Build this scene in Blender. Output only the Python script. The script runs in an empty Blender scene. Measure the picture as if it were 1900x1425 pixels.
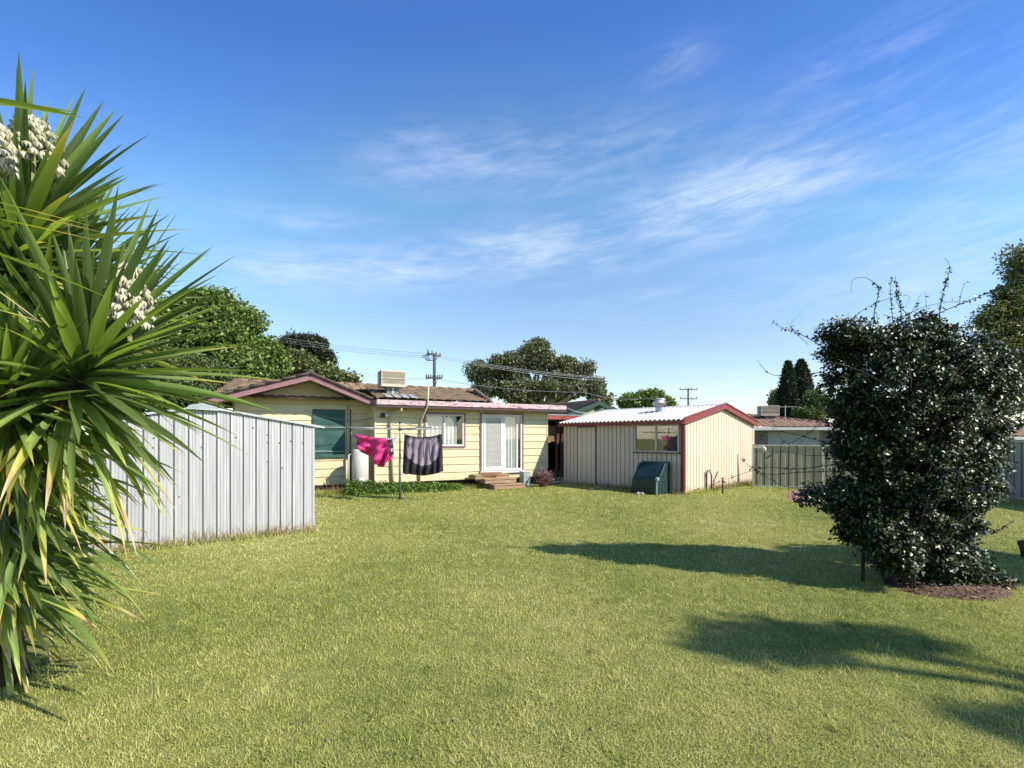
import bpy, bmesh, math, random
import numpy as np
from mathutils import Vector, Matrix
R = math.radians
rng = np.random.default_rng(7)
random.seed(7)
scene = bpy.context.scene

# ------------------------------------------------------------------ camera
FPX, HY, CH = 900.0, 812.0, 1.7        # focal length in px of a 1900 wide frame, horizon row, eye height
cam_d = bpy.data.cameras.new('camera')
cam = bpy.data.objects.new('camera', cam_d)
scene.collection.objects.link(cam)
cam_d.sensor_width = 36.0
cam_d.lens = 36.0 * FPX / 1900.0
cam_d.shift_y = (HY - 712.5) / 1900.0
cam_d.clip_start = 0.05
cam_d.clip_end = 3000
cam.location = (0, 0, CH)
cam.rotation_euler = (R(90), 0, 0)
scene.camera = cam

# ------------------------------------------------------------------ world
SUN_EL = R(38.5)
sun_h = Vector((.885, -.465))          # horizontal direction towards the sun
w = bpy.data.worlds.new("World")
scene.world = w
w.use_nodes = True
nt = w.node_tree
nt.nodes.clear()
def N(nt, t, **k):
    n = nt.nodes.new(t)
    for a, b in k.items():
        setattr(n, a, b)
    return n
def L(nt, a, b):
    nt.links.new(a, b)
def math_n(nt, op, a, b=None, c=None):
    n = N(nt, 'ShaderNodeMath', operation=op)
    for i, v in enumerate((a, b, c)):
        if v is None: continue
        if isinstance(v, (int, float)): n.inputs[i].default_value = v
        else: L(nt, v, n.inputs[i])
    return n.outputs[0]
sky = N(nt, 'ShaderNodeTexSky', sky_type='NISHITA', sun_disc=False)
sky.sun_elevation = SUN_EL
sky.sun_rotation = math.atan2(sun_h.x, sun_h.y)
sky.air_density = 1.0; sky.dust_density = 0.3; sky.ozone_density = 2.0
hsv = N(nt, 'ShaderNodeHueSaturation')
hsv.inputs['Saturation'].default_value = 1.0
hsv.inputs['Value'].default_value = 1.0
L(nt, sky.outputs[0], hsv.inputs['Color'])
tint = N(nt, 'ShaderNodeMixRGB', blend_type='MULTIPLY'); tint.inputs[0].default_value = 1; tint.inputs[2].default_value = (1, 1, 1, 1)
L(nt, hsv.outputs[0], tint.inputs[1])
tc = N(nt, 'ShaderNodeTexCoord')
sep = N(nt, 'ShaderNodeSeparateXYZ'); L(nt, tc.outputs['Generated'], sep.inputs[0])
X, Y, Z = sep.outputs
rad = math_n(nt, 'SQRT', math_n(nt, 'ADD', math_n(nt, 'MULTIPLY', X, X), math_n(nt, 'MULTIPLY', Y, Y)))
tr_ = N(nt, 'ShaderNodeValToRGB'); te = tr_.color_ramp.elements      # clear-day blue: deeper with height
te[0].position = 0.0; te[0].color = (1.1, 1.02, .95, 1); te[1].position = .85; te[1].color = (.40, .68, 1.02, 1)
tx = te.new(.22); tx.color = (1.0, 1.03, 1.04, 1); tx = te.new(.45); tx.color = (.90, 1.20, 1.28, 1); tx = te.new(.66); tx.color = (.52, .84, 1.34, 1)
L(nt, math_n(nt, 'MULTIPLY', Z, math_n(nt, 'MULTIPLY_ADD', math_n(nt, 'MULTIPLY', X, X), .9, 1.0)), tr_.inputs[0]); L(nt, tr_.outputs[0], tint.inputs[2])
az = math_n(nt, 'ARCTAN2', X, Y)
el = math_n(nt, 'ARCTAN2', Z, rad)
# cirrus: streaks that rise slightly to the right
ca, sa = math.cos(R(5)), math.sin(R(5))
su = math_n(nt, 'ADD', math_n(nt, 'MULTIPLY', az, ca), math_n(nt, 'MULTIPLY', el, sa))
sv = math_n(nt, 'SUBTRACT', math_n(nt, 'MULTIPLY', el, ca), math_n(nt, 'MULTIPLY', az, sa))
def azel(px, py):
    d = (px - 950) / FPX
    a = math.atan(d)
    return a, math.atan((HY - py) / FPX / math.sqrt(1 + d * d))
mask = None
for (px, py, rx, ry, amp) in ((1350, 372, .25, .062, 1.1), (1080, 300, .22, .06, .55), (980, 465, .26, .05, 1.0), (1120, 488, .15, .03, .6),
                              (680, 500, .28, .04, .95), (860, 300, .22, .05, .6), (1540, 240, .24, .07, .5), (1640, 95, .16, .04, .42),
                              (1850, 270, .20, .06, .55), (770, 262, .09, .03, .5), (560, 408, .16, .022, .5), (1170, 553, .16, .018, .5),
                              (1260, 115, .08, .03, .4), (1400, 735, .3, .06, .9), (1700, 180, .2, .07, .3), (1370, 560, .3, .03, .3),
                              (300, 330, .3, .02, .1), (2500, 300, .6, .2, .7), (-900, 250, .5, .12, .5)):
    a, e = azel(px, py)
    u0, v0 = a * ca + e * sa, e * ca - a * sa
    du = math_n(nt, 'DIVIDE', math_n(nt, 'SUBTRACT', su, u0), rx)
    dv = math_n(nt, 'DIVIDE', math_n(nt, 'SUBTRACT', sv, v0), ry)
    r2 = math_n(nt, 'ADD', math_n(nt, 'MULTIPLY', du, du), math_n(nt, 'MULTIPLY', dv, dv))
    g = math_n(nt, 'MULTIPLY', math_n(nt, 'EXPONENT', math_n(nt, 'MULTIPLY', r2, -1.0)), amp)
    mask = g if mask is None else math_n(nt, 'MAXIMUM', mask, g)
cmb = N(nt, 'ShaderNodeCombineXYZ'); L(nt, su, cmb.inputs[0]); L(nt, sv, cmb.inputs[1])
def wnoise(sx, sy, scale, det, rough, dist):
    mp = N(nt, 'ShaderNodeMapping'); mp.inputs['Scale'].default_value = (sx, sy, 1); L(nt, cmb.outputs[0], mp.inputs[0])
    n = N(nt, 'ShaderNodeTexNoise'); n.inputs['Scale'].default_value = scale; n.inputs['Detail'].default_value = det
    n.inputs['Roughness'].default_value = rough; n.inputs['Distortion'].default_value = dist
    L(nt, mp.outputs[0], n.inputs['Vector']); return n.outputs['Fac']
n1 = wnoise(1.0, 5.0, 8.0, 10, .7, .35)
n2 = wnoise(1.0, 2.4, 3.2, 4, .5, .2)
cn = math_n(nt, 'ADD', math_n(nt, 'MULTIPLY', n1, .7), math_n(nt, 'MULTIPLY', n2, .5))
mr = N(nt, 'ShaderNodeMapRange'); mr.interpolation_type = 'SMOOTHSTEP'
mr.inputs['From Min'].default_value = .42; mr.inputs['From Max'].default_value = .90
L(nt, cn, mr.inputs['Value'])
fac = math_n(nt, 'MULTIPLY', mr.outputs[0], mask)
fac = math_n(nt, 'MINIMUM', math_n(nt, 'MULTIPLY', fac, .76), .58)
mix = N(nt, 'ShaderNodeMixRGB'); mix.inputs[2].default_value = (5.0, 5.6, 6.6, 1)
L(nt, fac, mix.inputs[0]); L(nt, tint.outputs[0], mix.inputs[1])
bg = N(nt, 'ShaderNodeBackground'); bg.inputs['Strength'].default_value = 0.12
L(nt, mix.outputs[0], bg.inputs['Color'])
wo = N(nt, 'ShaderNodeOutputWorld'); L(nt, bg.outputs[0], wo.inputs['Surface'])

# ------------------------------------------------------------------ sun
sd = bpy.data.lights.new('sun', 'SUN')
sd.energy = 5.0; sd.angle = R(.53); sd.color = (1.0, .92, .79)
sun = bpy.data.objects.new('sun', sd); scene.collection.objects.link(sun)
sdir = Vector((sun_h.x * math.cos(SUN_EL), sun_h.y * math.cos(SUN_EL), math.sin(SUN_EL)))
sun.rotation_euler = sdir.to_track_quat('Z', 'Y').to_euler()
sun.location = (10, -10, 20)
scene.view_settings.view_transform = 'Standard'
scene.view_settings.look = 'None'
scene.view_settings.exposure = 0.64
scene.view_settings.gamma = 1.0
scene.render.engine = 'CYCLES'
scene.cycles.max_bounces = 6
scene.cycles.transparent_max_bounces = 6

# ------------------------------------------------------------------ helpers: placing
def pt(px, py, y):
    return Vector(((px - 950) / FPX * y, y, CH + (HY - py) / FPX * y))
def gnd(px, py):
    y = CH * FPX / (py - HY)
    return Vector(((px - 950) / FPX * y, y, 0))
class Frame:
    """a building's own axes: x along the wall, y away from the viewer's side"""
    def __init__(s, ox, oy, deg):
        s.o = (ox, oy); s.a = R(deg); s.ux = (math.cos(s.a), math.sin(s.a)); s.uy = (-math.sin(s.a), math.cos(s.a))
    def w(s, x, y):
        return (s.o[0] + x * s.ux[0] + y * s.uy[0], s.o[1] + x * s.ux[1] + y * s.uy[1])
    def fx(s, px, y):
        d = (px - 950) / FPX
        A = s.o[0] + y * s.uy[0]; B = s.o[1] + y * s.uy[1]
        return (d * B - A) / (s.ux[0] - d * s.ux[1])
    def fy(s, px, x):
        d = (px - 950) / FPX
        A = s.o[0] + x * s.ux[0]; B = s.o[1] + x * s.ux[1]
        return (d * B - A) / (s.uy[0] - d * s.uy[1])
    def fz(s, x, y, py):
        return CH + (HY - py) / FPX * s.w(x, y)[1]
    def loc(s, v):
        dx, dy = v[0] - s.o[0], v[1] - s.o[1]
        return (dx * s.ux[0] + dy * s.ux[1], dx * s.uy[0] + dy * s.uy[1])

# ------------------------------------------------------------------ helpers: objects
def link(o):
    scene.collection.objects.link(o); return o
def tag(o, label=None, cat=None, group=None, kind=None):
    if label: o['label'] = label
    if cat: o['category'] = cat
    if group: o['group'] = group
    if kind: o['kind'] = kind
    return o
def thing(name, label, cat, loc=(0, 0, 0), rz=0, group=None):
    o = bpy.data.objects.new(name, None); link(o)
    o.empty_display_size = .2
    o.location = loc; o.rotation_euler = (0, 0, rz)
    return tag(o, label, cat, group)
class MB:
    def __init__(s): s.v = []; s.f = []
    def add(s, vs, fs):
        n = len(s.v); s.v += [tuple(v) for v in vs]; s.f += [tuple(i + n for i in f) for f in fs]; return s
    def box(s, x0, x1, y0, y1, z0, z1, M=None):
        vs = [Vector((x, y, z)) for z in (z0, z1) for (x, y) in ((x0, y0), (x1, y0), (x1, y1), (x0, y1))]
        if M is not None: vs = [M @ v for v in vs]
        return s.add(vs, [(0, 3, 2, 1), (4, 5, 6, 7), (0, 1, 5, 4), (1, 2, 6, 5), (2, 3, 7, 6), (3, 0, 4, 7)])
    def beam(s, a, b, wd, ht, up=(0, 0, 1)):
        a = Vector(a); b = Vector(b); d = (b - a); Ln = d.length; d.normalize()
        u = Vector(up); sd_ = d.cross(u)
        if sd_.length < 1e-4: sd_ = d.cross(Vector((1, 0, 0)))
        sd_.normalize(); u = sd_.cross(d)
        vs = [a + sd_ * (i * wd / 2) + u * (j * ht / 2) + d * k for k in (0, Ln) for (i, j) in ((-1, -1), (1, -1), (1, 1), (-1, 1))]
        return s.add(vs, [(0, 3, 2, 1), (4, 5, 6, 7), (0, 1, 5, 4), (1, 2, 6, 5), (2, 3, 7, 6), (3, 0, 4, 7)])
    def tube(s, path, r, n=8, cap=True):
        path = [Vector(p) for p in path]
        rs = r if isinstance(r, (list, tuple)) else [r] * len(path)
        vs = []; fs = []
        up = Vector((0, 0, 1)); prev = None
        for i, p in enumerate(path):
            d = (path[min(i + 1, len(path) - 1)] - path[max(i - 1, 0)]).normalized()
            if prev is None:
                a = d.cross(up)
                if a.length < .1: a = d.cross(Vector((1, 0, 0)))
            else:
                a = prev - d * prev.dot(d)
            a.normalize(); prev = a; b = d.cross(a)
            for k in range(n):
                t = 2 * math.pi * k / n
                vs.append(p + (a * math.cos(t) + b * math.sin(t)) * rs[i])
        for i in range(len(path) - 1):
            for k in range(n):
                fs.append((i * n + k, i * n + (k + 1) % n, (i + 1) * n + (k + 1) % n, (i + 1) * n + k))
        if cap:
            fs.append(tuple(range(n))[::-1]); fs.append(tuple((len(path) - 1) * n + k for k in range(n)))
        return s.add(vs, fs)
    def lathe(s, prof, c=(0, 0, 0), n=20):
        vs = []; fs = []
        for (r, z) in prof:
            for k in range(n):
                t = 2 * math.pi * k / n
                vs.append((c[0] + r * math.cos(t), c[1] + r * math.sin(t), c[2] + z))
        for i in range(len(prof) - 1):
            for k in range(n):
                fs.append((i * n + k, i * n + (k + 1) % n, (i + 1) * n + (k + 1) % n, (i + 1) * n + k))
        fs.append(tuple(range(n))[::-1]); fs.append(tuple((len(prof) - 1) * n + k for k in range(n)))
        return s.add(vs, fs)
    def prism(s, poly, axis, a, b):
        """poly of 2-D points extruded along axis 'x' or 'y' or 'z' from a to b"""
        def mk(p, t):
            return {'x': (t, p[0], p[1]), 'y': (p[0], t, p[1]), 'z': (p[0], p[1], t)}[axis]
        n = len(poly)
        vs = [mk(p, a) for p in poly] + [mk(p, b) for p in poly]
        fs = [tuple(range(n))[::-1], tuple(range(n, 2 * n))] + [(i, (i + 1) % n, n + (i + 1) % n, n + i) for i in range(n)]
        return s.add(vs, fs)
    def build(s, name, mat, parent=None, smooth=False, bevel=0):
        me = bpy.data.meshes.new(name)
        me.from_pydata(s.v, [], s.f); me.update()
        bm = bmesh.new(); bm.from_mesh(me); bmesh.ops.recalc_face_normals(bm, faces=bm.faces); bm.to_mesh(me); bm.free()
        if mat: me.materials.append(mat)
        if smooth: me.polygons.foreach_set('use_smooth', [True] * len(me.polygons))
        o = link(bpy.data.objects.new(name, me))
        if parent: o.parent = parent
        if bevel:
            m = o.modifiers.new('bevel', 'BEVEL'); m.width = bevel; m.segments = 2; m.limit_method = 'ANGLE'
        return o
def np_mesh(name, V, F, mat, parent=None, smooth=False, col=None):
    me = bpy.data.meshes.new(name)
    V = np.ascontiguousarray(V, dtype=np.float32); F = np.ascontiguousarray(F, dtype=np.int32)
    me.vertices.add(len(V)); me.vertices.foreach_set('co', V.ravel())
    k = F.shape[1]
    me.loops.add(F.size); me.loops.foreach_set('vertex_index', F.ravel())
    me.polygons.add(len(F)); me.polygons.foreach_set('loop_start', np.arange(0, F.size, k, dtype=np.int32))
    try: me.polygons.foreach_set('loop_total', np.full(len(F), k, dtype=np.int32))
    except Exception: pass
    if smooth: me.polygons.foreach_set('use_smooth', np.ones(len(F), dtype=bool))
    if col is not None:
        at = me.attributes.new('tone', 'FLOAT', 'POINT'); at.data.foreach_set('value', np.ascontiguousarray(col, dtype=np.float32))
    me.update(calc_edges=True)
    if mat: me.materials.append(mat)
    o = link(bpy.data.objects.new(name, me))
    if parent: o.parent = parent
    return o

# ------------------------------------------------------------------ helpers: materials
def mat(name, col, rough=.6, metal=0, var=.15, scale=4.0, col2=None, bump=0, bscale=40, spec=.5, stretch=(1, 1, 1), thr=(.35, .65)):
    col = tuple(c * .8 for c in col); col2 = tuple(c * .8 for c in col2) if col2 else None
    m = bpy.data.materials.new(name); m.use_nodes = True
    t = m.node_tree; p = t.nodes['Principled BSDF']
    p.inputs['Roughness'].default_value = rough; p.inputs['Metallic'].default_value = metal
    p.inputs['Specular IOR Level'].default_value = spec
    tc = N(t, 'ShaderNodeTexCoord'); mp = N(t, 'ShaderNodeMapping'); mp.inputs['Scale'].default_value = stretch
    L(t, tc.outputs['Object'], mp.inputs[0])
    n = N(t, 'ShaderNodeTexNoise'); n.inputs['Scale'].default_value = scale; n.inputs['Detail'].default_value = 6
    n.inputs['Roughness'].default_value = .6
    L(t, mp.outputs[0], n.inputs['Vector'])
    r = N(t, 'ShaderNodeValToRGB')
    r.color_ramp.elements[0].position = thr[0]; r.color_ramp.elements[1].position = thr[1]
    c2 = col2 if col2 else tuple(c * (1 - var) for c in col)
    r.color_ramp.elements[0].color = (*c2, 1); r.color_ramp.elements[1].color = (*(tuple(min(1, c * (1 + var * .4)) for c in col) if not col2 else col), 1)
    L(t, n.outputs['Fac'], r.inputs[0]); L(t, r.outputs[0], p.inputs['Base Color'])
    if bump:
        nb = N(t, 'ShaderNodeTexNoise'); nb.inputs['Scale'].default_value = bscale; nb.inputs['Detail'].default_value = 4
        L(t, mp.outputs[0], nb.inputs['Vector'])
        b = N(t, 'ShaderNodeBump'); b.inputs['Strength'].default_value = bump; b.inputs['Distance'].default_value = .02
        L(t, nb.outputs['Fac'], b.inputs['Height']); L(t, b.outputs[0], p.inputs['Normal'])
    return m
def add_dirt(m, col, top, amt=.8, sc=9):
    """soil splash: brown speckle on the lowest part of a wall"""
    t = m.node_tree; p = t.nodes['Principled BSDF']; src = p.inputs['Base Color'].links[0].from_socket
    tc = N(t, 'ShaderNodeTexCoord'); sp = N(t, 'ShaderNodeSeparateXYZ'); L(t, tc.outputs['Object'], sp.inputs[0])
    n = N(t, 'ShaderNodeTexNoise'); n.inputs['Scale'].default_value = sc; n.inputs['Detail'].default_value = 8; n.inputs['Roughness'].default_value = .7
    L(t, tc.outputs['Object'], n.inputs['Vector'])
    mr = N(t, 'ShaderNodeMapRange'); mr.inputs['From Min'].default_value = 0; mr.inputs['From Max'].default_value = top
    mr.inputs['To Min'].default_value = .62; mr.inputs['To Max'].default_value = .30; L(t, sp.outputs[2], mr.inputs['Value'])
    d = math_n(t, 'MULTIPLY', math_n(t, 'SUBTRACT', mr.outputs[0], n.outputs['Fac']), 7.0)
    d = math_n(t, 'MULTIPLY', math_n(t, 'MINIMUM', math_n(t, 'MAXIMUM', d, 0.0), 1.0), amt)
    mx = N(t, 'ShaderNodeMixRGB'); mx.inputs[2].default_value = (*col, 1); L(t, d, mx.inputs[0]); L(t, src, mx.inputs[1]); L(t, mx.outputs[0], p.inputs['Base Color'])
def leaf_mat(name, cols, rough=.5, trans=.3, spec=.5, tcol=None):
    cols = [tuple(v * .85 for v in c) for c in cols]
    m = bpy.data.materials.new(name); m.use_nodes = True
    t = m.node_tree; p = t.nodes['Principled BSDF']; out = t.nodes['Material Output']
    p.inputs['Roughness'].default_value = rough; p.inputs['Specular IOR Level'].default_value = spec
    g = N(t, 'ShaderNodeNewGeometry'); r = N(t, 'ShaderNodeValToRGB')
    el = r.color_ramp.elements
    while len(el) < len(cols): el.new(.5)
    for i, c in enumerate(cols):
        el[i].position = i / (len(cols) - 1); el[i].color = (*c, 1)
    L(t, g.outputs['Random Per Island'], r.inputs[0]); L(t, r.outputs[0], p.inputs['Base Color'])
    if trans:
        tr = N(t, 'ShaderNodeBsdfTranslucent')
        hs = N(t, 'ShaderNodeMixRGB', blend_type='MULTIPLY'); hs.inputs[0].default_value = 1
        hs.inputs[2].default_value = (*(tcol or (1.5, 1.5, .6)), 1)
        L(t, r.outputs[0], hs.inputs[1]); L(t, hs.outputs[0], tr.inputs[0])
        mx = N(t, 'ShaderNodeMixShader'); mx.inputs[0].default_value = trans
        L(t, p.outputs[0], mx.inputs[1]); L(t, tr.outputs[0], mx.inputs[2]); L(t, mx.outputs[0], out.inputs['Surface'])
    return m
def glass_mat(name, tint=(.02, .025, .03), rough=.02, alpha=.35):
    m = bpy.data.materials.new(name); m.use_nodes = True
    t = m.node_tree; out = t.nodes['Material Output']; t.nodes.remove(t.nodes['Principled BSDF'])
    gl = N(t, 'ShaderNodeBsdfGlossy'); gl.inputs['Roughness'].default_value = rough
    tr = N(t, 'ShaderNodeBsdfTransparent'); tr.inputs[0].default_value = (.93, .95, .94, 1)
    fr = N(t, 'ShaderNodeLayerWeight'); fr.inputs[0].default_value = .12
    nz = N(t, 'ShaderNodeTexNoise'); nz.inputs['Scale'].default_value = 1.5
    f = math_n(t, 'MULTIPLY_ADD', fr.outputs[1], .8, alpha)
    f = math_n(t, 'ADD', f, math_n(t, 'MULTIPLY', nz.outputs['Fac'], .03))
    mx = N(t, 'ShaderNodeMixShader'); L(t, f, mx.inputs[0]); L(t, tr.outputs[0], mx.inputs[1]); L(t, gl.outputs[0], mx.inputs[2])
    L(t, mx.outputs[0], out.inputs['Surface'])
    return m

M = {}
M['cream'] = mat('cream_board_paint', (.77, .69, .43), .55, var=.1, scale=2.2, bump=.15, bscale=60, col2=(.68, .59, .35))
M['mauve'] = mat('mauve_fascia_paint', (.33, .17, .19), .5, scale=6, col2=(.26, .13, .14))
M['fascia'] = mat('flaking_fascia_paint', (.68, .53, .55), .6, scale=9, col2=(.38, .14, .16), stretch=(.6, 1, 3), thr=(.38, .52), bump=.3)
M['gutter'] = mat('dark_gutter', (.09, .045, .05), .45)
M['tile'] = mat('concrete_tile', (.30, .20, .125), .85, scale=5, col2=(.17, .115, .085), bump=.5, bscale=50)
M['tile_dark'] = mat('lichen_tile', (.12, .085, .07), .9, scale=7, col2=(.06, .05, .045), bump=.5)
M['soffit'] = mat('soffit_board', (.36, .30, .2), .7)
M['white'] = mat('white_frame', (.75, .75, .74), .35, var=.06)
M['offwhite'] = mat('cream_frame', (.62, .58, .48), .4, var=.08)
M['curtain'] = mat('curtain_cloth', (.95, .95, .93), .8, var=.08)
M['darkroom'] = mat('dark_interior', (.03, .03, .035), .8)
M['greycurtain'] = mat('grey_curtain', (.30, .31, .31), .8)
M['glass'] = glass_mat('window_glass', alpha=.05)
M['shedglass'] = glass_mat('shed_window_glass', alpha=.13)
M['zinc'] = mat('galvanised_steel', (.66, .67, .67), .45, .25, scale=3.0, col2=(.42, .43, .45), stretch=(9, 9, .25), thr=(.3, .7), bump=.08, bscale=8)
M['zinc_dull'] = mat('dull_galvanised', (.42, .47, .5), .5, .5, col2=(.30, .35, .38), scale=8)
M['roof_iron'] = mat('corrugated_roof_iron', (.66, .65, .60), .65, 0, scale=3, col2=(.50, .50, .48), stretch=(6, .4, 1))
M['colorbond'] = mat('cream_sheet_steel', (.74, .61, .48), .45, var=.06, scale=2)
M['door_sheet'] = mat('cream_door_sheet', (.76, .64, .48), .45, var=.06, scale=2)
M['maroon'] = mat('maroon_trim', (.26, .03, .035), .35, var=.2, scale=6)
M['redwood'] = mat('red_beam', (.36, .07, .05), .5, scale=8)
M['olive'] = mat('olive_fence_steel', (.34, .35, .21), .5, var=.1, scale=2)
M['fencegrey'] = mat('grey_green_fence_steel', (.30, .34, .28), .5, var=.1, scale=2)
M['fence_cream'] = mat('pale_fence_rail', (.55, .56, .46), .45)
M['tarp'] = mat('green_tarp', (.014, .046, .042), .5, scale=3, col2=(.008, .03, .028), bump=.6, bscale=7)
M['shadecloth'] = mat('green_shade_cloth', (.028, .11, .09), .6, scale=3, col2=(.018, .075, .065), bump=.5, bscale=5)
M['tarp_mesh'] = mat('dark_green_netting', (.015, .05, .055), .45, scale=4, col2=(.01, .03, .035), bump=.4, bscale=9)
M['palegreen'] = mat('pale_green_plastic', (.30, .55, .46), .4)
M['timber'] = mat('weathered_timber', (.48, .33, .20), .8, scale=6, col2=(.30, .19, .11), stretch=(1, 6, 6), bump=.4)
M['timber_red'] = mat('rusty_board', (.30, .14, .07), .7, scale=5, col2=(.2, .09, .05))
M['tank'] = mat('heater_enamel', (.66, .63, .58), .4, var=.08)
M['pipe'] = mat('cream_pipe', (.62, .54, .34), .45)
M['pipe_white'] = mat('white_pipe', (.72, .70, .66), .4)
M['rustpipe'] = mat('rusty_pipe', (.03, .022, .02), .7, scale=20, col2=(.02, .015, .012))
M['hoist'] = mat('grey_green_steel', (.10, .17, .16), .45, scale=9, col2=(.06, .10, .10))
M['hoist_pale'] = mat('aged_aluminium', (.32, .37, .35), .4, .4)
M['wire'] = mat('pale_wire', (.45, .47, .46), .4, .3)
M['powerwire'] = mat('aluminium_cable', (.6, .62, .62), .35, .5)
M['polewood'] = mat('grey_pole_wood', (.12, .10, .09), .85, scale=6, col2=(.06, .05, .05), stretch=(4, 4, .5), bump=.5)
M['black'] = mat('black_rubber', (.02, .02, .02), .6)
M['ceramic'] = mat('brown_ceramic', (.06, .035, .03), .3)
M['cooler'] = mat('beige_plastic', (.60, .53, .42), .5, var=.08)
M['cooler_dark'] = mat('louvre_brown', (.33, .27, .20), .6)
M['duct'] = mat('grey_duct', (.16, .20, .18), .5)
M['flash'] = mat('roof_flashing', (.66, .66, .64), .35, .5)
M['brick'] = mat('grey_brown_brick', (.16, .14, .12), .9, scale=14, col2=(.08, .075, .07))
M['greywall'] = mat('pale_grey_wall', (.40, .42, .44), .8, var=.06)
M['terracotta'] = mat('terracotta_tile', (.33, .21, .16), .85, scale=4, col2=(.22, .14, .11), bump=.4)
M['greentrim'] = mat('dark_green_trim', (.012, .05, .035), .45)
M['greenwall'] = mat('pale_green_wall', (.36, .42, .24), .7, var=.06)
M['crate'] = mat('blue_grey_crate', (.36, .42, .42), .5)
M['pot'] = mat('brown_pot', (.12, .06, .05), .6)
M['concrete'] = mat('concrete', (.46, .43, .37), .9, scale=8, bump=.5)
M['bark'] = mat('brown_bark', (.10, .065, .045), .95, scale=12, col2=(.045, .03, .022), stretch=(3, 3, .6), bump=1.0, bscale=25)
M['darkbark'] = mat('dark_bark', (.05, .035, .027), .95, scale=12, col2=(.02, .015, .012), stretch=(3, 3, .6), bump=1.0, bscale=25)
M['gumbark'] = mat('pale_gum_bark', (.42, .37, .32), .8, scale=5, col2=(.2, .17, .15), stretch=(1, 1, .3), bump=.4)
M['brick_light'] = mat('tan_rubble', (.5, .38, .28), .9)
M['pink'] = mat('pink_cotton', (.80, .045, .26), .75, var=.12, scale=3)
M['whitecloth'] = mat('white_cotton', (.72, .70, .74), .8, var=.1)
M['blackcloth'] = mat('black_cotton', (.03, .03, .035), .8)
M['petal'] = leaf_mat('yucca_petal', [(.36, .36, .20), (.60, .58, .42), (.72, .70, .56)], .5, .2, tcol=(1, 1, .8))

add_dirt(M['zinc'], (.34, .26, .18), .45, .6, 14); add_dirt(M['cream'], (.40, .32, .18), 1.0, .55, 7); add_dirt(M['colorbond'], (.38, .26, .16), .5, .6, 8)
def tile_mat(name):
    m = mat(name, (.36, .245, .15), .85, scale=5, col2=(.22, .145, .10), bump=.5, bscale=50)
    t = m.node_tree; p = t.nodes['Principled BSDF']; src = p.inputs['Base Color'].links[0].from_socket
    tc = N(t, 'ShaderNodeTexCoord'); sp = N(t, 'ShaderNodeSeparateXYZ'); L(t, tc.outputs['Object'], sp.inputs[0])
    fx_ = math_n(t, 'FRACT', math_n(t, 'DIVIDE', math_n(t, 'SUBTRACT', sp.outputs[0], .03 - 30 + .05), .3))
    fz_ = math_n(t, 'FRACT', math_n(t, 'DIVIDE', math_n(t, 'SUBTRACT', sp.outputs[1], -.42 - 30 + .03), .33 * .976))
    d = math_n(t, 'MAXIMUM', math_n(t, 'LESS_THAN', fx_, .30), math_n(t, 'LESS_THAN', fz_, .22))  # shadow gaps of the tile valleys and course laps, painted as dark bands
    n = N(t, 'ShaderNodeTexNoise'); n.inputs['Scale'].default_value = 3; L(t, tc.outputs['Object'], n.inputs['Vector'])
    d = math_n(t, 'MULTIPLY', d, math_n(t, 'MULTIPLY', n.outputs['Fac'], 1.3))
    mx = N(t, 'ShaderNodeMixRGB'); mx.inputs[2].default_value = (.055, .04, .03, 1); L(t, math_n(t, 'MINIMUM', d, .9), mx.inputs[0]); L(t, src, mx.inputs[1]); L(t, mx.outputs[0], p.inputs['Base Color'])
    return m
M['tile_house'] = tile_mat('shade_banded_tile')
# brick with courses
def brick_mat(name, c1, c2, mortar, scale):
    m = bpy.data.materials.new(name); m.use_nodes = True; t = m.node_tree; p = t.nodes['Principled BSDF']
    tc = N(t, 'ShaderNodeTexCoord'); mp = N(t, 'ShaderNodeMapping'); mp.inputs['Rotation'].default_value = (R(90), 0, 0)
    L(t, tc.outputs['Object'], mp.inputs[0])
    b = N(t, 'ShaderNodeTexBrick'); b.inputs['Color1'].default_value = (*c1, 1); b.inputs['Color2'].default_value = (*c2, 1)
    b.inputs['Mortar'].default_value = (*mortar, 1); b.inputs['Scale'].default_value = scale
    b.inputs['Brick Width'].default_value = .24 ; b.inputs['Row Height'].default_value = .09; b.inputs['Mortar Size'].default_value = .008
    L(t, mp.outputs[0], b.inputs['Vector']); L(t, b.outputs['Color'], p.inputs['Base Color']); p.inputs['Roughness'].default_value = .9
    return m
M['brick'] = brick_mat('neighbour_brick', (.17, .15, .13), (.12, .10, .09), (.27, .26, .24), 1.0)

# patterned dark cloth: pale vertical streaks over black with a black crescent at the bottom
def patterned():
    m = bpy.data.materials.new('dark_printed_cotton'); m.use_nodes = True; t = m.node_tree; p = t.nodes['Principled BSDF']
    tc = N(t, 'ShaderNodeTexCoord'); mp = N(t, 'ShaderNodeMapping'); mp.inputs['Scale'].default_value = (16, 16, 1.2)
    L(t, tc.outputs['Object'], mp.inputs[0])
    n = N(t, 'ShaderNodeTexNoise'); n.inputs['Scale'].default_value = 1.1; n.inputs['Detail'].default_value = 5; L(t, mp.outputs[0], n.inputs['Vector'])
    at = N(t, 'ShaderNodeAttribute', attribute_name='tone')
    f = math_n(t, 'MULTIPLY', at.outputs['Fac'], n.outputs['Fac'])
    r = N(t, 'ShaderNodeValToRGB'); e = r.color_ramp.elements
    e[0].position = .40; e[0].color = (0.015, 0.013, 0.018, 1); e[1].position = .62; e[1].color = (0.286, 0.235, 0.286, 1)
    L(t, f, r.inputs[0]); L(t, r.outputs[0], p.inputs['Base Color']); p.inputs['Roughness'].default_value = .8
    return m
M['printed'] = patterned()

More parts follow.
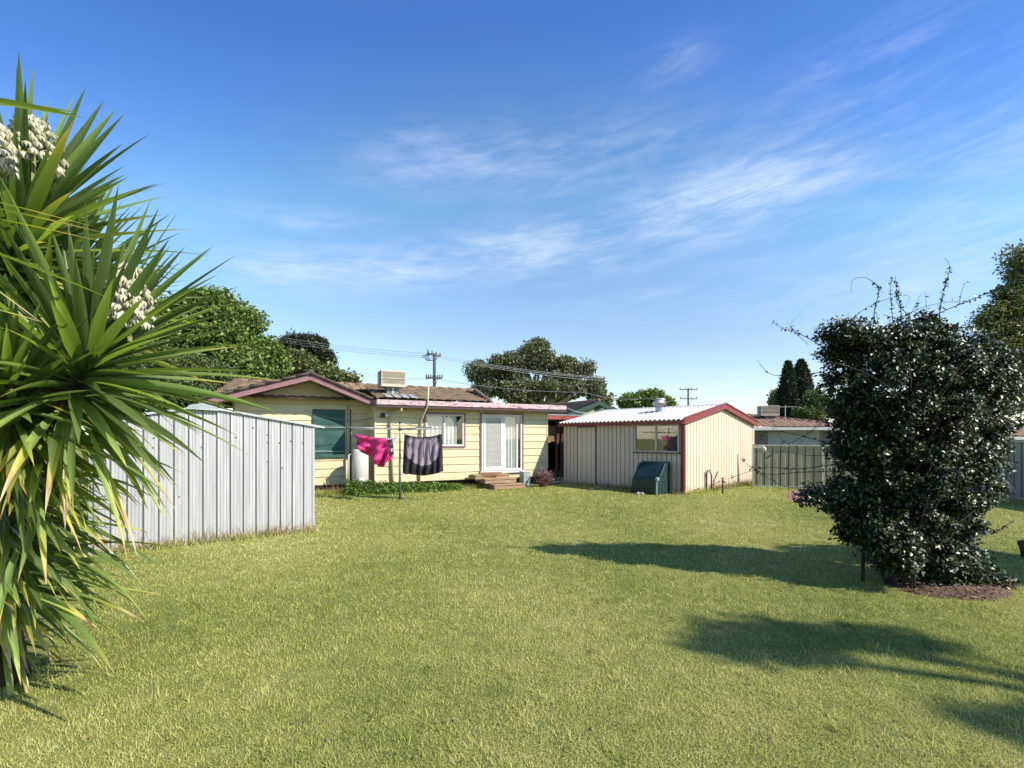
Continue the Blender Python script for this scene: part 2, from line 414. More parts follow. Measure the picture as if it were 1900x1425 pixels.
# ------------------------------------------------------------------ ground
def ground_mat():
    m = bpy.data.materials.new('lawn_ground'); m.use_nodes = True; t = m.node_tree; p = t.nodes['Principled BSDF']
    tc = N(t, 'ShaderNodeTexCoord')
    def nz(s, d):
        n = N(t, 'ShaderNodeTexNoise'); n.inputs['Scale'].default_value = s; n.inputs['Detail'].default_value = d
        L(t, tc.outputs['Object'], n.inputs['Vector']); return n.outputs['Fac']
    a = nz(.35, 4); b = nz(6, 8); c = nz(60, 4)
    f = math_n(t, 'ADD', math_n(t, 'ADD', math_n(t, 'MULTIPLY', a, .45), math_n(t, 'MULTIPLY', b, .35)), math_n(t, 'MULTIPLY', c, .25))
    r = N(t, 'ShaderNodeValToRGB'); e = r.color_ramp.elements
    e[0].position = .40; e[0].color = (0.126, 0.151, 0.042, 1); e[1].position = .64; e[1].color = (0.302, 0.286, 0.101, 1)
    x = e.new(.52); x.color = (0.210, 0.227, 0.063, 1)
    L(t, f, r.inputs[0]); L(t, r.outputs[0], p.inputs['Base Color']); p.inputs['Roughness'].default_value = .95
    p.inputs['Specular IOR Level'].default_value = .1
    bm_ = N(t, 'ShaderNodeBump'); bm_.inputs['Strength'].default_value = .7; bm_.inputs['Distance'].default_value = .04
    L(t, math_n(t, 'ADD', c, b), bm_.inputs['Height']); L(t, bm_.outputs[0], p.inputs['Normal'])
    return m
g = MB()
xs = [-600, -60, -30, -14, -8, -4, 0, 4, 8, 14, 30, 60, 600]; ys = [-300, -30, -8, 0, 4, 8, 12, 16, 20, 30, 60, 1200]
vs = [(x, y, 0) for y in ys for x in xs]; nx = len(xs)
g.add(vs, [(j * nx + i, j * nx + i + 1, (j + 1) * nx + i + 1, (j + 1) * nx + i) for j in range(len(ys) - 1) for i in range(nx - 1)])
tag(g.build('ground', ground_mat()), kind='structure')

# ------------------------------------------------------------------ sheets with ribs
def rib_profile(x0, x1, pitch, groove_w=.014, groove_d=.022, sub=0, subd=.004):
    """outline (x, depth) of a ribbed sheet from x0 to x1: deep grooves every pitch, shallow flutes between"""
    pts = [(x0, 0)]; x = x1
    gs = []
    while x > x0 + .01: gs.append(x); x -= pitch
    gs = sorted(gs)[:-1]
    prev = x0
    segs = []
    for gx in gs + [x1]:
        segs.append((prev, gx)); prev = gx
    for i, (a, b) in enumerate(segs):
        s = a + (groove_w if i else 0)
        if sub:
            ww = (b - s) / sub
            for k in range(sub):
                m0 = s + k * ww
                pts += [(m0, 0), (m0 + ww * .55, 0), (m0 + ww * .68, subd), (m0 + ww * .9, subd)]
        pts.append((b, 0))
        if i < len(segs) - 1:
            pts += [(b + .001, groove_d), (b + groove_w - .001, groove_d), (b + groove_w, 0)]
    out = [pts[0]]
    for p_ in pts[1:]:
        if p_[0] > out[-1][0] - 1e-6: out.append(p_)
    return out
def ribbed_wall(mb, prof, topf, z0, axis='x', off=0.0):
    """vertical sheet: profile points (u, d) -> axis x: (u, off+d) / axis y: (off+d, u)"""
    vs = []
    for (u, d) in prof:
        x, y = (u, off + d) if axis == 'x' else (off + d, u)
        vs += [(x, y, z0), (x, y, topf(u))]
    n = len(prof)
    mb.add(vs, [(2 * i, 2 * i + 2, 2 * i + 3, 2 * i + 1) for i in range(n - 1)])

# ------------------------------------------------------------------ silver garden shed
T = Frame(-3.605, 8.84, 36.7)
SW = 3.11
zr_e = T.fz(0, 0, 791); xp = T.fx(378, 0); zr_p = T.fz(xp, 0, 756)
zr_l = zr_e
def topT(u):
    return zr_p + (zr_e - zr_p) * (u - xp) / (0 - xp) if u > xp else zr_p + (zr_l - zr_p) * (xp - u) / (xp + SW)
t = thing('garden_shed', 'silver galvanised ribbed steel garden shed behind the spiky yucca', 'shed', (T.o[0], T.o[1], 0), T.a)
mb = MB(); ribbed_wall(mb, rib_profile(-SW, 0, .1915, .020, .045, 4, .007), lambda u: topT(u) - .01, .0)
mb.build('front_wall', M['zinc'], t)
mb = MB()
ribbed_wall(mb, [(0.02, 0), (2.4, 0)], lambda u: zr_e - .02, 0, 'y', 0.0)
ribbed_wall(mb, [(0.02, 0), (2.4, 0)], lambda u: zr_l - .02, 0, 'y', -SW)
mb.box(-SW, 0, 2.38, 2.4, 0, zr_e - .02)
mb.build('side_wall', M['zinc'], t)
mb = MB(); mb.box(-.028, .006, -.008, .03, 0, zr_e - .02); mb.build('corner_flashing', M['zinc'], t)
mb = MB()   # roof sheets
mb.add([(xp, -.03, zr_p + .03), (.16, -.03, topT(0) + .03 - .16 * .18), (.16, 2.43, topT(0) + .03 - .16 * .18), (xp, 2.43, zr_p + .03)], [(0, 1, 2, 3)])
mb.add([(xp, -.03, zr_p + .03), (-SW - .16, -.03, zr_l), (-SW - .16, 2.43, zr_l), (xp, 2.43, zr_p + .03)], [(0, 1, 2, 3)])
mb.build('roof', M['zinc'], t)
mb = MB()
mb.beam((xp, -.028, zr_p + .012), (.17, -.028, topT(0) + .012 - .17 * .18), .03, .034)
mb.beam((xp, -.028, zr_p + .012), (-SW - .17, -.028, zr_l + .0), .03, .034)
mb.build('barge_trim', M['zinc'], t)
mb = MB(); mb.prism([(xp - .26, zr_p - .045), (xp + .2, zr_p - .055), (xp + .17, zr_p + .035), (xp + .02, zr_p + .075), (xp - .2, zr_p + .03)], 'y', -.06, -.03)
mb.tube([(xp - .24, -.065, zr_p - .03), (xp, -.07, zr_p - .04), (xp + .18, -.065, zr_p - .045)], .009, 6)
mb.prism([(xp - .1, zr_p + .02), (xp + .1, zr_p + .02), (xp, zr_p + .07)], 'y', -.03, 2.4)
mb.build('ridge_cap', M['zinc_dull'], t)
for (px, py) in ((377, 808), (375, 829), (438, 811), (470, 793), (497, 820), (497, 806), (519, 821), (540, 818), (562, 821), (497, 855), (524, 868), (333, 921), (285, 812), (284, 830)):
    x = T.fx(px, 0); MB().lathe([(.015, -.004), (.01, .008)], (x, -.006, T.fz(x, 0, py)), 8).build('screw', M['duct'], t)
mb = MB(); mb.box(-SW - .05, .06, -.05, 2.5, -.02, .035); mb.build('slab', M['concrete'], t)

# ------------------------------------------------------------------ cream ribbed shed
S = Frame(5.15, 14.57, 42.2)
SX = S.fx(1398, 0); SY = S.fy(1046, 0)
ze = S.fz(0, 0, 777); xa = SX / 2; za = ze + .53
t = thing('workshop_shed', 'cream ribbed steel shed with maroon trim and white corrugated roof', 'shed', (S.o[0], S.o[1], 0), S.a)
sx0, sx1 = SX * 0, SX
def topS(u): return ze + (za - ze) * (1 - abs(u - xa) / xa)
mb = MB(); ribbed_wall(mb, rib_profile(.05, SX, .19, .02, .03, 1, .006), lambda u: topS(u) - .03, .02); mb.build('end_wall', M['colorbond'], t)
# left wall, with an opening for the window
wy0, wy1 = S.fy(1261, 0), S.fy(1178, 0); wz0, wz1 = S.fz(0, wy0, 840), S.fz(0, wy0, 787)
mb = MB()
def part_wall(a, b, z0, z1):
    pr = [q for q in LW if a - 1e-6 <= q[0] <= b + 1e-6]
    pr = [(a, 0)] + pr + [(b, 0)]
    ribbed_wall(mb, [(u, d) for u, d in pr], lambda u: z1, z0, 'y', 0.0)
LW = rib_profile(.05, SY, .17, .03, .04)
part_wall(.05, wy0, .02, ze); part_wall(wy1, SY, .02, ze); part_wall(wy0, wy1, .02, wz0); part_wall(wy0, wy1, wz1, ze)
mb.build('side_wall', M['colorbond'], t)
mb = MB(); mb.box(SX - .01, SX, .03, SY, .02, ze); mb.box(.02, SX - .02, SY - .01, SY, .02, ze); mb.build('rear_wall', M['colorbond'], t)
mb = MB(); mb.box(.35, .36, max(.06, wy0 - .3), wy1 + .3, .6, ze); mb.box(.02, SX - .02, .03, SY - .02, .02, .04); mb.build('interior_panel', M['darkroom'], t)
# maroon trim
mb = MB(); mb.box(-.035, .085, -.03, .075, .0, ze - .02); mb.build('corner_post', M['maroon'], t)
mb = MB(); mb.tube([(-.06, -.045, .1), (-.06, -.045, ze - .05)], .035, 10); mb.build('downpipe', M['maroon'], t)
mb = MB(); mb.box(SX - .06, SX + .03, -.02, .06, 0, ze - .02); mb.build('corner_post', M['colorbond'], t)
ov = .16
mb = MB()
for sgn in (-1, 1):
    xe = xa + sgn * (xa + ov); zee = ze - ov * (za - ze) / xa
    mb.prism([(xa, za + .05), (xe, zee + .05), (xe, zee - .13), (xa, za - .13)], 'y', -.12, -.09)
mb.build('barge_board', M['maroon'], t)
mb = MB()
for sgn in (-1, 1):
    xe = xa + sgn * (xa + ov); zee = ze - ov * (za - ze) / xa
    mb.prism([(xa, za + .075), (xe, zee + .075), (xe, zee + .035), (xa, za + .035)], 'y', -.15, -.121)
mb.build('barge_cap', M['maroon'], t)
mb = MB(); mb.box(-ov - .07, -ov + .02, -.1, SY + .1, ze - .16, ze - .065); mb.build('gutter', M['maroon'], t)
# corrugated roof
def corr_roof(name, x_e, z_e, x_r, z_r, y0, y1, parent, mt, pitch=.16, amp=.024):
    n = int((y1 - y0) / pitch * 6)
    yy = np.linspace(y0, y1, n); d = amp * np.sin(yy / pitch * 2 * math.pi)
    V = np.zeros((n * 2, 3)); V[0::2] = np.stack([np.full(n, x_e), yy, z_e + d], 1); V[1::2] = np.stack([np.full(n, x_r), yy, z_r + d], 1)
    i = np.arange(n - 1); F = np.stack([2 * i, 2 * i + 2, 2 * i + 3, 2 * i + 1], 1)
    return np_mesh(name, V, F, mt, parent, True)
sl = (za - ze) / xa
corr_roof('roof_slope', -ov - .05, ze - (ov + .05) * sl + .02, xa, za + .02, -.1, SY + .12, t, M['roof_iron'])
corr_roof('roof_slope', SX + ov, ze - ov * sl + .02, xa, za + .02, -.1, SY + .12, t, M['roof_iron'])
mb = MB(); mb.prism([(xa - .14, za), (xa, za + .05), (xa + .14, za)], 'y', -.1, SY + .12); mb.build('ridge_cap', M['roof_iron'], t)
# door in the side wall
dy0, dy1 = S.fy(1105, 0), S.fy(1073, 0); dz1 = S.fz(0, dy0, 793)
mb = MB(); ribbed_wall(mb, rib_profile(dy0, dy1, .21, .028, .022), lambda u: dz1, .06, 'y', -.03)
mb.box(-.028, -.001, dy0, dy0 + .012, .06, dz1); mb.box(-.028, -.001, dy1 - .012, dy1, .06, dz1); mb.box(-.028, -.001, dy0, dy1, dz1 - .01, dz1)
d_ = mb.build('door', M['door_sheet'], t)
mb = MB()
for (a, b, c, e_) in ((dy0 - .035, dy0 - .005, .06, dz1 + .02), (dy1 + .005, dy1 + .03, .06, dz1 + .02), (dy0 - .03, dy1 + .03, dz1 + .012, dz1 + .035)):
    mb.box(-.036, .004, a, b, c, e_)
mb.build('door_frame', M['gutter'], d_)
hy = S.fy(1077, 0); mb = MB(); mb.lathe([(.03, 0), (.03, .012), (.018, .02)], (0, 0, 0), 12)
hh = mb.build('handle', M['white'], d_); hh.rotation_euler = (0, R(-90), 0); hh.location = (-.035, hy, S.fz(0, hy, 845))
# window
mb = MB(); fw = .045
for (a, b, c, e_) in ((wy0, wy1, wz0, wz0 + fw), (wy0, wy1, wz1 - fw, wz1), (wy0, wy0 + fw, wz0 + fw, wz1 - fw), (wy1 - fw, wy1, wz0 + fw, wz1 - fw)):
    mb.box(-.045, .03, a, b, c, e_)
wm = S.fy(1218, 0)
mb.box(-.05, .028, wm - .03, wm + .03, wz0 + fw, wz1 - fw)
wn = mb.build('window', M['offwhite'], t)
mb = MB(); mb.box(-.004, .004, wm + .03, wy1 - fw, wz0 + fw, wz1 - fw); mb.box(-.024, -.016, wy0 + fw, wm - .03, wz0 + fw, wz1 - fw); mb.build('pane', M['shedglass'], wn)
mb = MB(); mb.box(-.075, .0, wy0 - .03, wy1 + .03, wz0 - .035, wz0 - .002); mb.build('sill', M['gutter'], wn)
mb = MB()
for k in range(14):
    yy = wm - .1 - k * .028; mb.tube([(.1 + .02 * (k % 2), yy, wz0 + .05), (.1 + .02 * (k % 2), yy, wz1 - .05)], .012, 6)
mb.build('curtain', M['greycurtain'], wn)
# whirlybird roof vent
vx = xa * .62; vy = S.fy(1225, vx); vz = ze + sl * vx
vt = thing('roof_vent', 'round spinning metal roof vent standing on the white corrugated roof', 'roof vent', (*S.w(vx, vy), vz), S.a)
mb = MB(); mb.lathe([(.19, -.06), (.17, .0), (.165, .16)], n=20); mb.lathe([(.26, -.05), (.20, .03)], n=20); mb.build('throat', M['flash'], vt)
mb = MB()
for k in range(22):
    a = 2 * math.pi * k / 22; pts = []
    for j in range(9):
        th = j / 8 * math.pi; rr = .17 + .09 * math.sin(th); a2 = a + .5 * (j / 8)
        pts.append((rr * math.cos(a2), rr * math.sin(a2), .16 + .27 * j / 8))
    vs = []
    for p_ in pts:
        vs.append(p_); v = Vector(p_); tng = Vector((-v.y, v.x, 0)).normalized()
        vs.append(tuple(v + tng * .045 - Vector((v.x, v.y, 0)).normalized() * .02))
    mb.add(vs, [(2 * j, 2 * j + 1, 2 * j + 3, 2 * j + 2) for j in range(8)])
mb.lathe([(.19, .42), (.17, .455), (.08, .48), (.0, .485)], n=20)
mb.build('vane_head', M['flash'], vt)
mb = MB(); mb.lathe([(.16, .16), (.2, .3), (.16, .42)], n=14); mb.build('inner_drum', M['gutter'], vt)

# ------------------------------------------------------------------ house
H = Frame(-4.36, 15.42, 25.9)
HW = 6.32
t = thing('house', 'cream weatherboard house with brown tiled roof and mauve gable end', 'house', (H.o[0], H.o[1], 0), H.a)
YG = 1.1
EX = H.fx(1050, -.5); EL = H.fx(700, -.5)
zf = 2.88        # top of the fascia
def boards(mb, x0, x1, y, z0, topf, depth=.018, ht=.262, xclip=None):
    """lapped boards as a real stepped surface facing -y; xclip(z)->(x0,x1)"""
    z = z0
    while z < topf:
        z1 = min(z + ht, topf)
        a0, b0 = (x0, x1) if xclip is None else xclip(z); a1, b1 = (x0, x1) if xclip is None else xclip(z1)
        if b1 - a1 < .02 and b0 - a0 < .02: break
        vs = [(a0, y - depth, z + .022), (b0, y - depth, z + .022), (b1, y - .002, z1), (a1, y - .002, z1),
              (a0, y + .03, z + .022), (b0, y + .03, z + .022), (a0, y + .03, z), (b0, y + .03, z), (a0, y - .002, z), (b0, y - .002, z)]
        mb.add(vs, [(0, 1, 2, 3), (0, 4, 5, 1), (4, 6, 7, 5), (6, 8, 9, 7)])
        z = z1
def zw(px, py, y=0): 
    x = H.fx(px, y); return x, H.fz(x, y, py)
# openings on the main wall
w0x, _ = zw(789, 0); w1x, _ = zw(861, 0); _, wzt = zw(825, 768); _, wzb = zw(850, 828)
d0x, _ = zw(893, 0); d1x, _ = zw(968, 0); _, dzt = zw(930, 769); _, dzb = zw(930, 874)
base = .24
mb = MB()
zt = zf - .12
boards(mb, 0, w0x, 0, base, zt)
boards(mb, w0x, w1x, 0, base, wzb); 
boards(mb, w1x, d0x, 0, base, zt)
boards(mb, d0x, d1x, 0, base, dzb) if dzb > base + .05 else None
boards(mb, d1x, HW, 0, base, zt)
mb.add([(w0x, -.002, wzt), (w1x, -.002, wzt), (w1x, -.002, zt), (w0x, -.002, zt)], [(0, 1, 2, 3)])
mb.add([(d0x, -.002, dzt), (d1x, -.002, dzt), (d1x, -.002, zt), (d0x, -.002, zt)], [(0, 1, 2, 3)])
mb.build('rear_wall', M['cream'], t)
mb = MB(); mb.box(.0, .02, .02, YG, base, zt); mb.box(-.012, .035, -.024, .021, base, zt); mb.build('return_wall', M['cream'], t)
mb = MB(); mb.box(HW - .02, HW, .02, 4.5, base, zt); mb.box(HW - .035, HW + .012, -.024, .021, base, zt); mb.build('side_wall', M['cream'], t)
# gable
gx0 = H.fx(433, YG); ga = H.fx(576, YG - .85); gl = H.fx(371, YG - .85); gr = .02
gaz = H.fz(ga, YG - .85, 694) ; glz = H.fz(gl, YG - .85, 742); grz = zf + .02
def gz(x): return gaz - (gaz - glz) * (ga - x) / (ga - gl) if x < ga else gaz - (gaz - grz) * (x - ga) / (gr - ga)
gxs0, gxs1 = H.fx(580, YG), H.fx(640, YG); gz1 = H.fz(gxs0, YG, 759); gz0 = H.fz(gxs0, YG, 849)
mb = MB()
def clipg(z):
    z = z + .1
    a = gx0; b = 0.0
    if z > gz(gx0): a = ga - (gaz - z) / (gaz - glz) * (ga - gl)
    if z > gz(b): b = ga + (gaz - z) / (gaz - grz) * (gr - ga)
    return (a, max(a, b))
boards(mb, gx0, 0, YG, base - .1, gaz - .1, xclip=clipg)
mb.build('gable_wall', M['cream'], t)
mb = MB(); mb.box(gx0 - .02, gx0 + .03, YG - .022, YG + 4, base, gz(gx0) - .12); mb.build('side_wall', M['soffit'], t)
# floor skirt shadows: dark sub-floor
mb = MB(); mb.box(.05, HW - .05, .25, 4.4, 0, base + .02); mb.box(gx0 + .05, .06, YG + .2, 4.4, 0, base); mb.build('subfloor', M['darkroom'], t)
# gable barge boards + soffit
yb = YG - .85
mb = MB()
for (xa_, za_, xb_, zb_) in ((gl, glz, ga, gaz), (ga, gaz, gr, grz)):
    mb.prism([(xa_, za_), (xb_, zb_), (xb_, zb_ - .18), (xa_, za_ - .18)], 'y', yb, yb + .03)
mb.build('barge_board', M['mauve'], t)
mb = MB()
for (xa_, za_, xb_, zb_) in ((gl, glz, ga, gaz), (ga, gaz, gr, grz)):
    mb.prism([(xa_, za_ - .15), (xb_, zb_ - .15), (xb_, zb_ - .165), (xa_, za_ - .165)], 'y', yb + .031, YG + .05)
mb.build('soffit', M['soffit'], t)
mb = MB()
mb.box(gl - .03, gl + .0, yb, 5, glz - .16, glz - .01)
mb.build('side_fascia', M['mauve'], t)
# tiled roof surfaces (wave tiles with courses)
def tile_surface(mb_list, O, U, Vv, wid, lens, left_clip=None, right_clip=None, pitch=.3, course=.33):
    """O eave corner, U unit along the eave, Vv unit up the slope; clips give u limits as functions of v"""
    O = np.array(O, float); U = np.array(U, float); Vv = np.array(Vv, float); Nn = np.cross(U, Vv); Nn /= np.linalg.norm(Nn)
    nu = int(wid / .05) + 1; us = np.linspace(0, wid, nu)
    nc = int(math.ceil(lens / course)); rows = []
    for c in range(nc):
        v0 = c * course; v1 = min((c + 1) * course, lens)
        rows += [(v0, .05), (v1, .0)]
    P = []; 
    for (v, h) in rows:
        a = left_clip(v) if left_clip else 0; b = right_clip(v) if right_clip else wid
        uu = np.clip(us, a, max(a, b))
        wv = .035 * (np.abs(np.sin(uu / pitch * math.pi)) ** .6)
        P.append(O + uu[:, None] * U + v * Vv + (h + wv)[:, None] * Nn)
    P = np.concatenate(P); F = []
    idx = np.arange(nu - 1)
    for r_ in range(len(rows) - 1):
        q = r_ * nu + idx; F.append(np.stack([q, q + 1, q + 1 + nu, q + nu], 1))
    F = np.concatenate(F)
    # drop collapsed faces
    e = np.linalg.norm(P[F[:, 0]] - P[F[:, 1]], axis=1) + np.linalg.norm(P[F[:, 3]] - P[F[:, 2]], axis=1)
    F = F[e > 1e-4]
    n0 = sum(len(a[0]) for a in mb_list); mb_list.append((P, F + n0))
def build_tiles(lst, name, mt, parent):
    return np_mesh(name, np.concatenate([a[0] for a in lst]), np.concatenate([a[1] for a in lst]), mt, parent)
RY, RZ = 2.9, 3.62
rl = H.fx(433, RY); rr = H.fx(882, RY); hxr = H.fx(911, -.4); hxl = rl - 2.2
run = RY + .42; sl_len = math.hypot(run, RZ - (zf + .0)); vd = (0, run / sl_len, (RZ - zf) / sl_len)
lst = []
W_ = hxr - hxl
xs0 = .03 
tile_surface(lst, (xs0, -.42, zf + .0), (1, 0, 0), vd, hxr - xs0, sl_len, None, lambda v: (hxr - xs0) - (hxr - rr) * v / sl_len)
tile_surface(lst, (ga, -.42 + vd[1] * 1.75, zf + vd[2] * 1.75), (1, 0, 0), vd, xs0 - ga, sl_len - 1.75, lambda v: max(0, (xs0 - ga) * (1 - (v + .3) / (sl_len - 1.75))))
le = H.fx(384, .62); lr = H.fx(433, 3.3); lrz = H.fz(lr, 3.3, 708); ll = math.hypot(2.68, lrz - 2.84)
tile_surface(lst, (le, .62, 2.84), (1, 0, 0), (0, 2.68 / ll, (lrz - 2.84) / ll), -.5 - le, ll, lambda v: (lr - le) * v / ll)
# hide the part of the main slope left of the gable's left eave only where the gable covers it: it simply runs under
rs = H  # right hip plane
hp = math.hypot(hxr - rr, RZ - zf)
tile_surface(lst, (hxr, -.42, zf), (0, 1, 0), (-(hxr - rr) / hp, 0, (RZ - zf) / hp), 2 * run, hp,
             lambda v: run * v / hp, lambda v: 2 * run - run * v / hp)
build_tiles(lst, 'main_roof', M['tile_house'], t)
mb = MB()      # back slope + ridge and hip caps
mb.add([(ga - 2, RY + run, zf), (hxr, RY + run, zf), (rr, RY, RZ), (ga, RY, RZ)], [(0, 1, 2, 3)])
mb.add([(le, 6, 2.84), (-.5, 6, 2.84), (-.5, 3.3, lrz), (lr, 3.3, lrz)], [(0, 1, 2, 3)])
mb.build('back_slope', M['tile'], t)
mb = MB(); 
def caps(mb, a, b, r=.09, step=.38):
    a = Vector(a); b = Vector(b); n = max(1, int((b - a).length / step))
    for i in range(n):
        p0 = a.lerp(b, i / n); p1 = a.lerp(b, (i + 1) / n)
        mb.tube([p0, p1], [r * 1.08, r * .9], 8)
caps(mb, (ga + .5, RY, RZ + .02), (rr, RY, RZ + .02)); mb.build('ridge_tiles', M['tile'], t, True); mb = MB(); caps(mb, (lr, 3.3, lrz + .03), (ga, 3.3, lrz + .03)); mb.build('ridge_tiles', M['tile'], t, True); mb = MB(); caps(mb, (rr, RY, RZ + .02), (hxr, -.42, zf + .03))
mb.build('ridge_tiles', M['tile'], t, True)
# gable roof
lst = []
k1 = math.hypot(ga - gl, gaz - glz); k2 = math.hypot(gr - ga, gaz - grz)
gdep = 3.4
tile_surface(lst, (gl, yb + gdep, glz + .02), (0, -1, 0), ((ga - gl) / k1, 0, (gaz - glz) / k1), gdep + .04, k1)
tile_surface(lst, (gr, yb - .04, grz + .02), (0, 1, 0), (-(gr - ga) / k2, 0, (gaz - grz) / k2), gdep + .04, k2,
             None, lambda v: .15 + .62 + v / k2 * 3.0)
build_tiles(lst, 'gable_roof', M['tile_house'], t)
mb = MB()
caps(mb, (ga, yb - .05, gaz + .05), (ga, yb + gdep, gaz + .05)); caps(mb, (gl, yb - .03, glz + .03), (ga, yb - .03, gaz + .035), .045); caps(mb, (ga, yb - .03, gaz + .035), (gr, yb - .03, grz + .03), .045)
mb.build('verge_tiles', M['tile_dark'], t, True)
# flat roof extension on the right
mb = MB(); mb.box(hxr - 1.6, EX - .02, -.45, 3.2, zf - .05, zf - .03); mb.build('flat_roof', M['flash'], t)
# fascia and gutter of the main eave
fx_m = H.fx(793, -.5)
mb = MB(); mb.box(EL, fx_m - .02, -.53, -.5, zf - .15, zf); mb.box(fx_m - .012, EX, -.53, -.5, zf - .15, zf + .005); mb.build('fascia', M['fascia'], t)
mb = MB(); mb.box(EL - .02, EX, -.4995, -.42, zf - .235, zf - .02); mb.box(EX - .03, EX, -.42, 3.2, zf - .17, zf - .03); mb.build('gutter', M['gutter'], t)
mb = MB(); mb.prism([(-.53, zf), (-.53, zf - .16), (-.1, zf - .2), (yb, zf - .18), (yb, zf + .02)], 'x', EL - .035, EL - .001); mb.build('eave_end', M['mauve'], t)
mb = MB(); mb.box(EL, EX - .04, -.419, .0, zf - .155, zf - .14); mb.build('soffit', M['soffit'], t)
# window in the main wall
def frame_rect(mb, x0, x1, z0, z1, y0, y1, w_):
    mb.box(x0, x1, y0, y1, z0, z0 + w_); mb.box(x0, x1, y0, y1, z1 - w_, z1)
    mb.box(x0, x0 + w_, y0, y1, z0 + w_, z1 - w_); mb.box(x1 - w_, x1, y0, y1, z0 + w_, z1 - w_)
def curtain_mesh(x0, x1, y, z0, z1, amp=.03, n=90, freq=9):
    xx = np.linspace(x0, x1, n); ph = np.cumsum(rng.uniform(.5, 1.5, n)) * freq / n * 2 * math.pi * .5
    yy = y + amp * np.sin(ph)
    V = np.zeros((2 * n, 3)); V[0::2] = np.stack([xx, yy, np.full(n, z0)], 1); V[1::2] = np.stack([xx + (x1 - x0) * .0, yy * 1.0, np.full(n, z1)], 1)
    i = np.arange(n - 1); return V, np.stack([2 * i, 2 * i + 2, 2 * i + 3, 2 * i + 1], 1)
def recess(mb, x0, x1, z0, z1, y1=.5):
    mb.add([(x0, .0, z0), (x1, .0, z0), (x1, .0, z1), (x0, .0, z1), (x0, y1, z0), (x1, y1, z0), (x1, y1, z1), (x0, y1, z1)],
           [(4, 5, 6, 7), (0, 1, 5, 4), (1, 2, 6, 5), (2, 3, 7, 6), (3, 0, 4, 7)])
mb = MB(); frame_rect(mb, w0x - .04, w1x + .04, wzb - .04, wzt + .04, -.05, .03, .055); wn = mb.build('window', M['mauve'], t)
mb = MB(); frame_rect(mb, w0x + .0152, w1x - .0152, wzb + .0152, wzt - .0152, -.04, .02, .05); wmx = H.fx(824, 0)
mb.box(wmx - .03, wmx + .03, -.045, .018, wzb + .06, wzt - .06); mb.build('frame', M['white'], wn)
mb = MB(); mb.box(w0x + .06, wmx - .03, -.006, -.001, wzb + .06, wzt - .06); mb.box(wmx + .03, w1x - .06, -.026, -.021, wzb + .06, wzt - .06); mb.build('pane', M['glass'], wn)
mb = MB(); recess(mb, w0x, w1x, wzb, wzt); mb.build('room_box', M['darkroom'], wn)
V1, F1 = curtain_mesh(w0x + .02, w1x - .25, .07, wzb, wzt, .025, 110, 16)
np_mesh('curtain', V1, F1, M['curtain'], wn, True)
# sliding door
mb = MB(); frame_rect(mb, d0x - .05, d1x + .05, dzb - .02, dzt + .05, -.055, .03, .055); dr = mb.build('sliding_door', M['mauve'], t)
dmx = H.fx(934, 0)
mb = MB(); frame_rect(mb, d0x + .006, d1x - .006, dzb + .036, dzt - .006, -.045, .02, .06)
mb.box(dmx - .045, dmx + .04, -.05, .018, dzb + .09, dzt - .06)
frame_rect(mb, d0x + .067, dmx - .046, dzb + .097, dzt - .067, -.06, -.03, .07)
x9 = H.fx(959, 0); mb.box(x9 - .03, x9 + .03, -.03, .01, dzb + .09, dzt - .06)
mb.build('frame', M['white'], dr)
mb = MB(); a, b, c, e_ = d0x + .13, dmx - .11, dzb + .16, dzt - .13
s_ = .085; 
def lattice(mb, a, b, c, e_, s_, wd, y0, y1):
    span = (b - a) + (e_ - c); k = int(span / s_) + 1
    for i in range(k):
        o_ = i * s_
        # rising lines x+z=const
        x_s = a + o_; z_s = c
        p0 = (x_s, z_s) if x_s <= b else (b, c + (x_s - b)); z_e = c + o_
        p1 = (a, z_e) if z_e <= e_ else (a + (z_e - e_), e_)
        if p0[1] <= e_ and p1[0] <= b: mb.beam((p0[0], y0, p0[1]), (p1[0], y0, p1[1]), wd, .006, (0, 1, 0))
        p0 = (b - o_, c) if b - o_ >= a else (a, c + (a - (b - o_))); p1 = (b, c + o_) if c + o_ <= e_ else (b - (c + o_ - e_), e_)
        if p0[1] <= e_ and p1[0] >= a: mb.beam((p0[0], y1, p0[1]), (p1[0], y1, p1[1]), wd, .006, (0, 1, 0))
lattice(mb, a, b, c, e_, s_, .022, -.047, -.041)
mb.build('security_grille', M['white'], dr)
mb = MB(); mb.box(d0x + .067, dmx - .05, -.012, -.006, dzb + .1, dzt - .07); mb.box(dmx + .04, x9 - .03, -.006, -.001, dzb + .09, dzt - .06); mb.box(x9 + .03, d1x - .066, -.006, -.001, dzb + .09, dzt - .06); mb.build('pane', M['glass'], dr)
mb = MB(); recess(mb, d0x, d1x, dzb, dzt); mb.build('room_box', M['darkroom'], dr)
V1, F1 = curtain_mesh(dmx + .0, x9 + .03, .07, dzb + .02, dzt, .03, 60, 9)
np_mesh('curtain', V1, F1, M['curtain'], dr, True)
mb = MB(); mb.box(d0x - .06, d1x + .06, -.1, -.056, dzb - .06, dzb + .02); mb.build('threshold', M['white'], dr)
